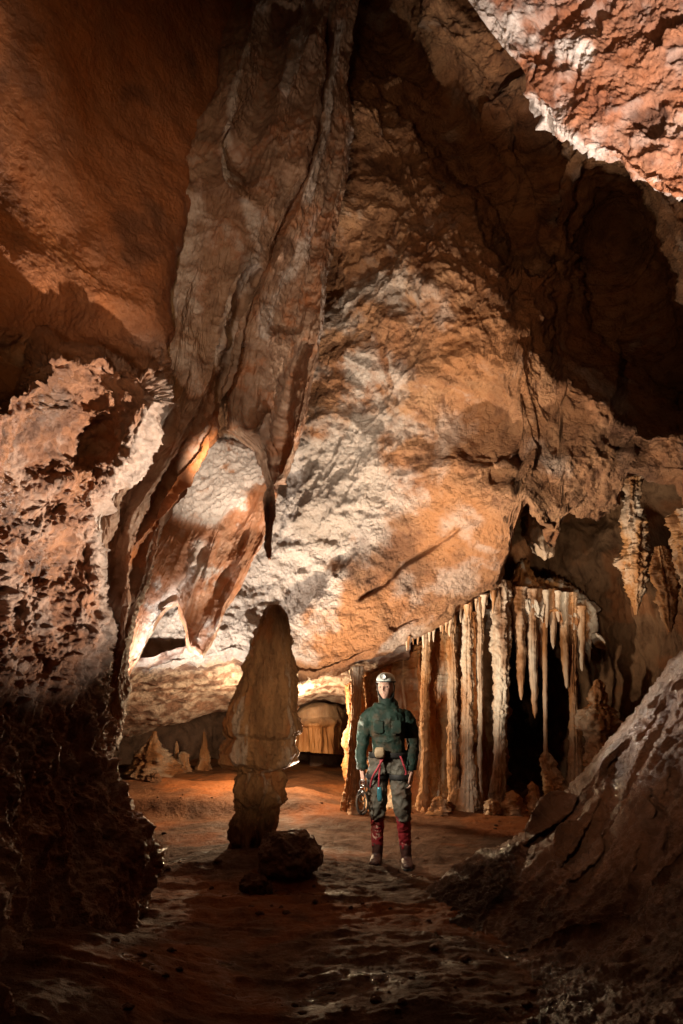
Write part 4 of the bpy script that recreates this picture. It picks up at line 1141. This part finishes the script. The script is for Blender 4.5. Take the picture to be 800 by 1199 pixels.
# helmet with lamp
vv, qq, tt_ = limb([(HX, -.011, HZ + .058, .095, .117), (HX, -.011, HZ + .068, .094, .116), (HX, -.011, HZ + .094, .090, .112), (HX, -.011, HZ + .122, .074, .092), (HX, -.011, HZ + .144, .044, .057), (HX, -.011, HZ + .152, .006, .008)], 40, 48)
hm = mesh_obj('helmet', vv, qq, M_HELM, caver, tris=tt_)
vv, qq, tt_ = limb([(HX, -.011, HZ + .052, .096, .118), (HX, -.011, HZ + .058, .101, .125), (HX, -.011, HZ + .064, .096, .118)], 12, 48)
mesh_obj('rim', vv, qq, M_DARK, hm, tris=tt_)


def ytube(cx, cz, y0, y1, r0, r1, ns=24):
    v, q, t = limb([(0, 0, 0, r0, r0), (0, 0, .25, r0, r0), (0, 0, .75, r1, r1), (0, 0, 1, r1, r1)], 12, ns)
    return np.stack([v[:, 0] + cx, y0 + (y1 - y0) * v[:, 2], v[:, 1] + cz], -1), q, t


vv, qq, tt_ = ytube(HX - .020, HZ + .105, -.09, -.140, .028, .031)
hl = mesh_obj('headlamp', vv, qq, M_DARK, hm, tris=tt_)
vv, qq, tt_ = ytube(HX - .020, HZ + .105, -.136, -.146, .026, .024)
mesh_obj('lens', vv, qq, M_GLASS, hm, tris=tt_)
for sgn in (-1, 1):
    vv, qq, tt_ = limb([(HX + sgn * .088, -.03, HZ + .03, .004, .010), (HX + sgn * .078, -.055, HZ - .05, .004, .010), (HX + sgn * .05, -.075, HZ - .105, .004, .010), (HX, -.085, HZ - .132, .004, .010)], 24, 10)
    mesh_obj('chin_strap', vv, qq, M_DARK, hm, tris=tt_)
mesh_obj('hood', *limb([(HX, .01, HZ - .13, .074, .070), (HX, .012, HZ - .06, .082, .082), (HX, .03, HZ + .05, .080, .08)], 16, 30)[:2], M_DARK, caver)
# harness
hr = mesh_obj('harness', *limb([(0, 0, .955, .186, .136), (0, 0, .965, .192, .142), (0, 0, .995, .192, .142), (0, 0, 1.005, .186, .136)], 10, 40, 2.3)[:2], M_DARK, caver)
for A, sgn in ((LEG_R, -1), (LEG_L, 1)):
    p = np.array(A[1])
    vv, qq, tt_ = limb([(p[0], p[1], .765, .108, .116), (p[0], p[1], .775, .112, .12), (p[0], p[1], .80, .112, .12), (p[0], p[1], .81, .108, .116)], 10, 30)
    mesh_obj('leg_loop', vv, qq, M_DARK, hr, tris=tt_)
mesh_obj('pouch', *limb([(-.075, -.155, 1.045, .03, .02), (-.075, -.165, 1.03, .048, .034), (-.075, -.165, .99, .048, .034), (-.075, -.155, .965, .03, .02)], 18, 20, 4)[:2], M_PATCH, hr)
for rows, m_ in (([(-.06, -.15, .98), (-.075, -.16, .88), (-.085, -.16, .78), (-.09, -.15, .70)], M_REDWEB), ([(-.03, -.15, .98), (-.09, -.165, .88), (-.15, -.15, .78), (-.17, -.12, .70)], M_REDWEB), ([(.12, -.15, .98), (.15, -.16, .90), (.17, -.14, .83), (.15, -.14, .78)], M_REDWEB)):
    mesh_obj('sling', *limb([(*p, .010, .006) for p in rows], 24, 10)[:2], m_, hr)
mesh_obj('descender', *limb([(-.082, -.165, .70, .008, .008), (-.082, -.17, .69, .020, .012), (-.082, -.17, .63, .024, .014), (-.082, -.17, .59, .018, .012), (-.082, -.165, .58, .006, .006)], 20, 16, 3)[:2], M_BLUE, hr)


def ring(c, r, w, t0=0, flat=1.4, tilt=0.4):
    a = np.linspace(0, 2 * PI, 40)
    return limb([(c[0] + r * math.cos(x), c[1] + tilt * r * math.cos(x), c[2] + flat * r * math.sin(x), w, w) for x in a], 60, 8)


# tackle hanging from his right hand: a thing of its own
tk = empty('tackle_bundle', (PX_ - .255, PY_ - .10, fz(PX_, PY_) + .45))
tag(tk, 'bundle of carabiners and looped rope hanging from the right hand of the caver', 'climbing gear')
for k in range(4):
    c_ = (rnd.uniform(-.03, .03), rnd.uniform(-.03, .03), .27 - .045 * k)
    mesh_obj('carabiner', *ring(c_, .024, .0055, tilt=rnd.uniform(-1, 1))[:2], M_METAL, tk)
for k in range(3):
    c_ = (rnd.uniform(-.02, .03), rnd.uniform(-.02, .02), .10)
    mesh_obj('rope_loop', *ring(c_, .040 + .008 * k, .007, flat=1.9, tilt=rnd.uniform(-.9, .9))[:2], M_ROPE, tk)

# ------------------------------------------------------------------ camera, lamps, world
cam = bpy.data.cameras.new('camera'); co = bpy.data.objects.new('camera', cam); COL.objects.link(co)
cam.sensor_fit = 'VERTICAL'; cam.sensor_height = 36.0; cam.lens = 36.0 * F_PX / 1199.0
cam.clip_start = 0.05; cam.clip_end = 200
co.location = (0, 0, CAM_Z); co.rotation_euler = (math.radians(90) + PITCH, 0, 0)
SC.camera = co


def look(o, tgt):
    from mathutils import Vector
    o.rotation_euler = (Vector(tgt) - o.location).to_track_quat('-Z', 'Y').to_euler()


def lamp(name, kind, loc, W, col, r=0.08, tgt=None, ang=60, blend=0.4):
    l = bpy.data.lights.new(name, kind); l.energy = W; l.color = col
    l.shadow_soft_size = r
    o = bpy.data.objects.new(name, l); o.location = loc; COL.objects.link(o)
    if kind == 'SPOT':
        l.spot_size = math.radians(ang); l.spot_blend = blend
        look(o, tgt)
    return o


WARM = (1.0, 0.80, 0.58); NEUT = (1.0, 0.86, 0.71)
P_ = lambda x, y, Y: tuple(float(q) for q in at(x, y, Y))
# unseen lamps: hidden flash units, plus spots added to light single parts
lamp('unseen_lamp', 'SPOT', (-0.45, 7.5, 0.25), 1650, NEUT, 0.06, P_(500, 420, 7.5), 104, 1.0)      # behind the great stalagmite, aimed up the slab
lamp('unseen_lamp', 'SPOT', (-0.1, 5.4, 2.2), 780, NEUT, 0.06, P_(550, 450, 7.2), 96, 1.0)      # frontal light added in open air for the back wall
lamp('unseen_lamp', 'SPOT', P_(105, 880, 7.6), 800, (1, .92, .85), 0.06, P_(210, 740, 8.4), 80, 0.9)    # behind the left wall, aimed up the lip
lamp('unseen_lamp', 'SPOT', (1.4, 5.8, 0.8), 3000, NEUT, 0.05, P_(60, 490, 4.3), 50, 1.0)                 # unseen spot in open air, rakes the left wall
lamp('unseen_lamp', 'SPOT', (-0.5, 6.15, 1.5), 135, NEUT, 0.04, (PX_, PY_, 1.05), 75, 0.5)                 # spot added in open air, lights the caver from his right
lamp('unseen_lamp', 'SPOT', (0.1, 7.7, 1.0), 420, WARM, 0.05, P_(600, 740, 9.6), 58, 1.0)                 # added for the colonnade alone
lamp('unseen_lamp', 'SPOT', (3.0, 8.2, 2.5), 65, WARM, 0.05, P_(705, 650, 10.6), 85, 1.0)                 # added to brighten the alcove
lamp('unseen_lamp', 'SPOT', (0.3, 7.7, 2.3), 450, NEUT, 0.05, P_(740, 810, 5.3), 26, 0.8)                 # added to rim the boulder
lamp('unseen_lamp', 'POINT', P_(330, 835, 10.2), 290, (1, .72, .42), 0.1)                                         # side chamber
lamp('unseen_lamp', 'SPOT', (1.9, 1.9, 0.9), 4000, (1, .86, .74), 0.06, P_(850, 25, 4.0), 35, 0.5)       # overhang
lamp('unseen_lamp', 'SPOT', (-0.9, 5.0, 3.3), 620, NEUT, 0.04, P_(256, 562, 7.9), 36, 1.0)                # added in open air for the crusted shelf
lamp('fill_spot', 'SPOT', (0.2, 0.4, 1.9), 330, (1.0, 0.74, 0.50), 0.2, P_(225, 670, 7.5), 12, 1.0)     # fill added near the camera for the lobe
lamp('fill_spot', 'SPOT', (-0.2, 0.2, 4.2), 300, (1.0, 0.54, 0.21), 1.0, P_(80, 230, 5.2), 60, 1.0)     # added warm fill on the upper left wall
lamp('fill_spot', 'SPOT', (0.3, 0.0, 1.9), 1000, (1.0, 0.72, 0.44), 0.15, P_(308, 835, 7), 17, 1.0)     # added front fill on the stalagmite
lamp('fill_spot', 'SPOT', (-0.3, 0.8, 2.9), 240, (1.0, 0.62, 0.38), 0.2, P_(745, 890, 5), 26, 1.0)     # added fill on the boulder slope
lamp('fill_spot', 'SPOT', (-0.6, -0.3, 1.6), 620, (1.0, 0.56, 0.30), 0.2, P_(610, 215, 7.0), 40, 1.0)     # dim fill added for the roof
lamp('fill_spot', 'SPOT', (-1.3, 0.6, 2.0), 620, (1.0, 0.78, 0.60), 0.2, P_(275, 300, 6.4), 36, 1.0)     # added fill on the draperies

w = bpy.data.worlds.new('World'); SC.world = w; w.use_nodes = True
bg = w.node_tree.nodes['Background']; bg.inputs[0].default_value = (1.0, 0.5, 0.25, 1); bg.inputs[1].default_value = 0.006
SC.view_settings.view_transform = 'Standard'; SC.view_settings.look = 'None'; SC.view_settings.exposure = 0; SC.view_settings.gamma = 1
SC.render.engine = 'CYCLES'
SC.cycles.use_denoising = True
SC.cycles.max_bounces = 5; SC.cycles.diffuse_bounces = 4; SC.cycles.caustics_reflective = False; SC.cycles.caustics_refractive = False
SC.cycles.sample_clamp_indirect = 4
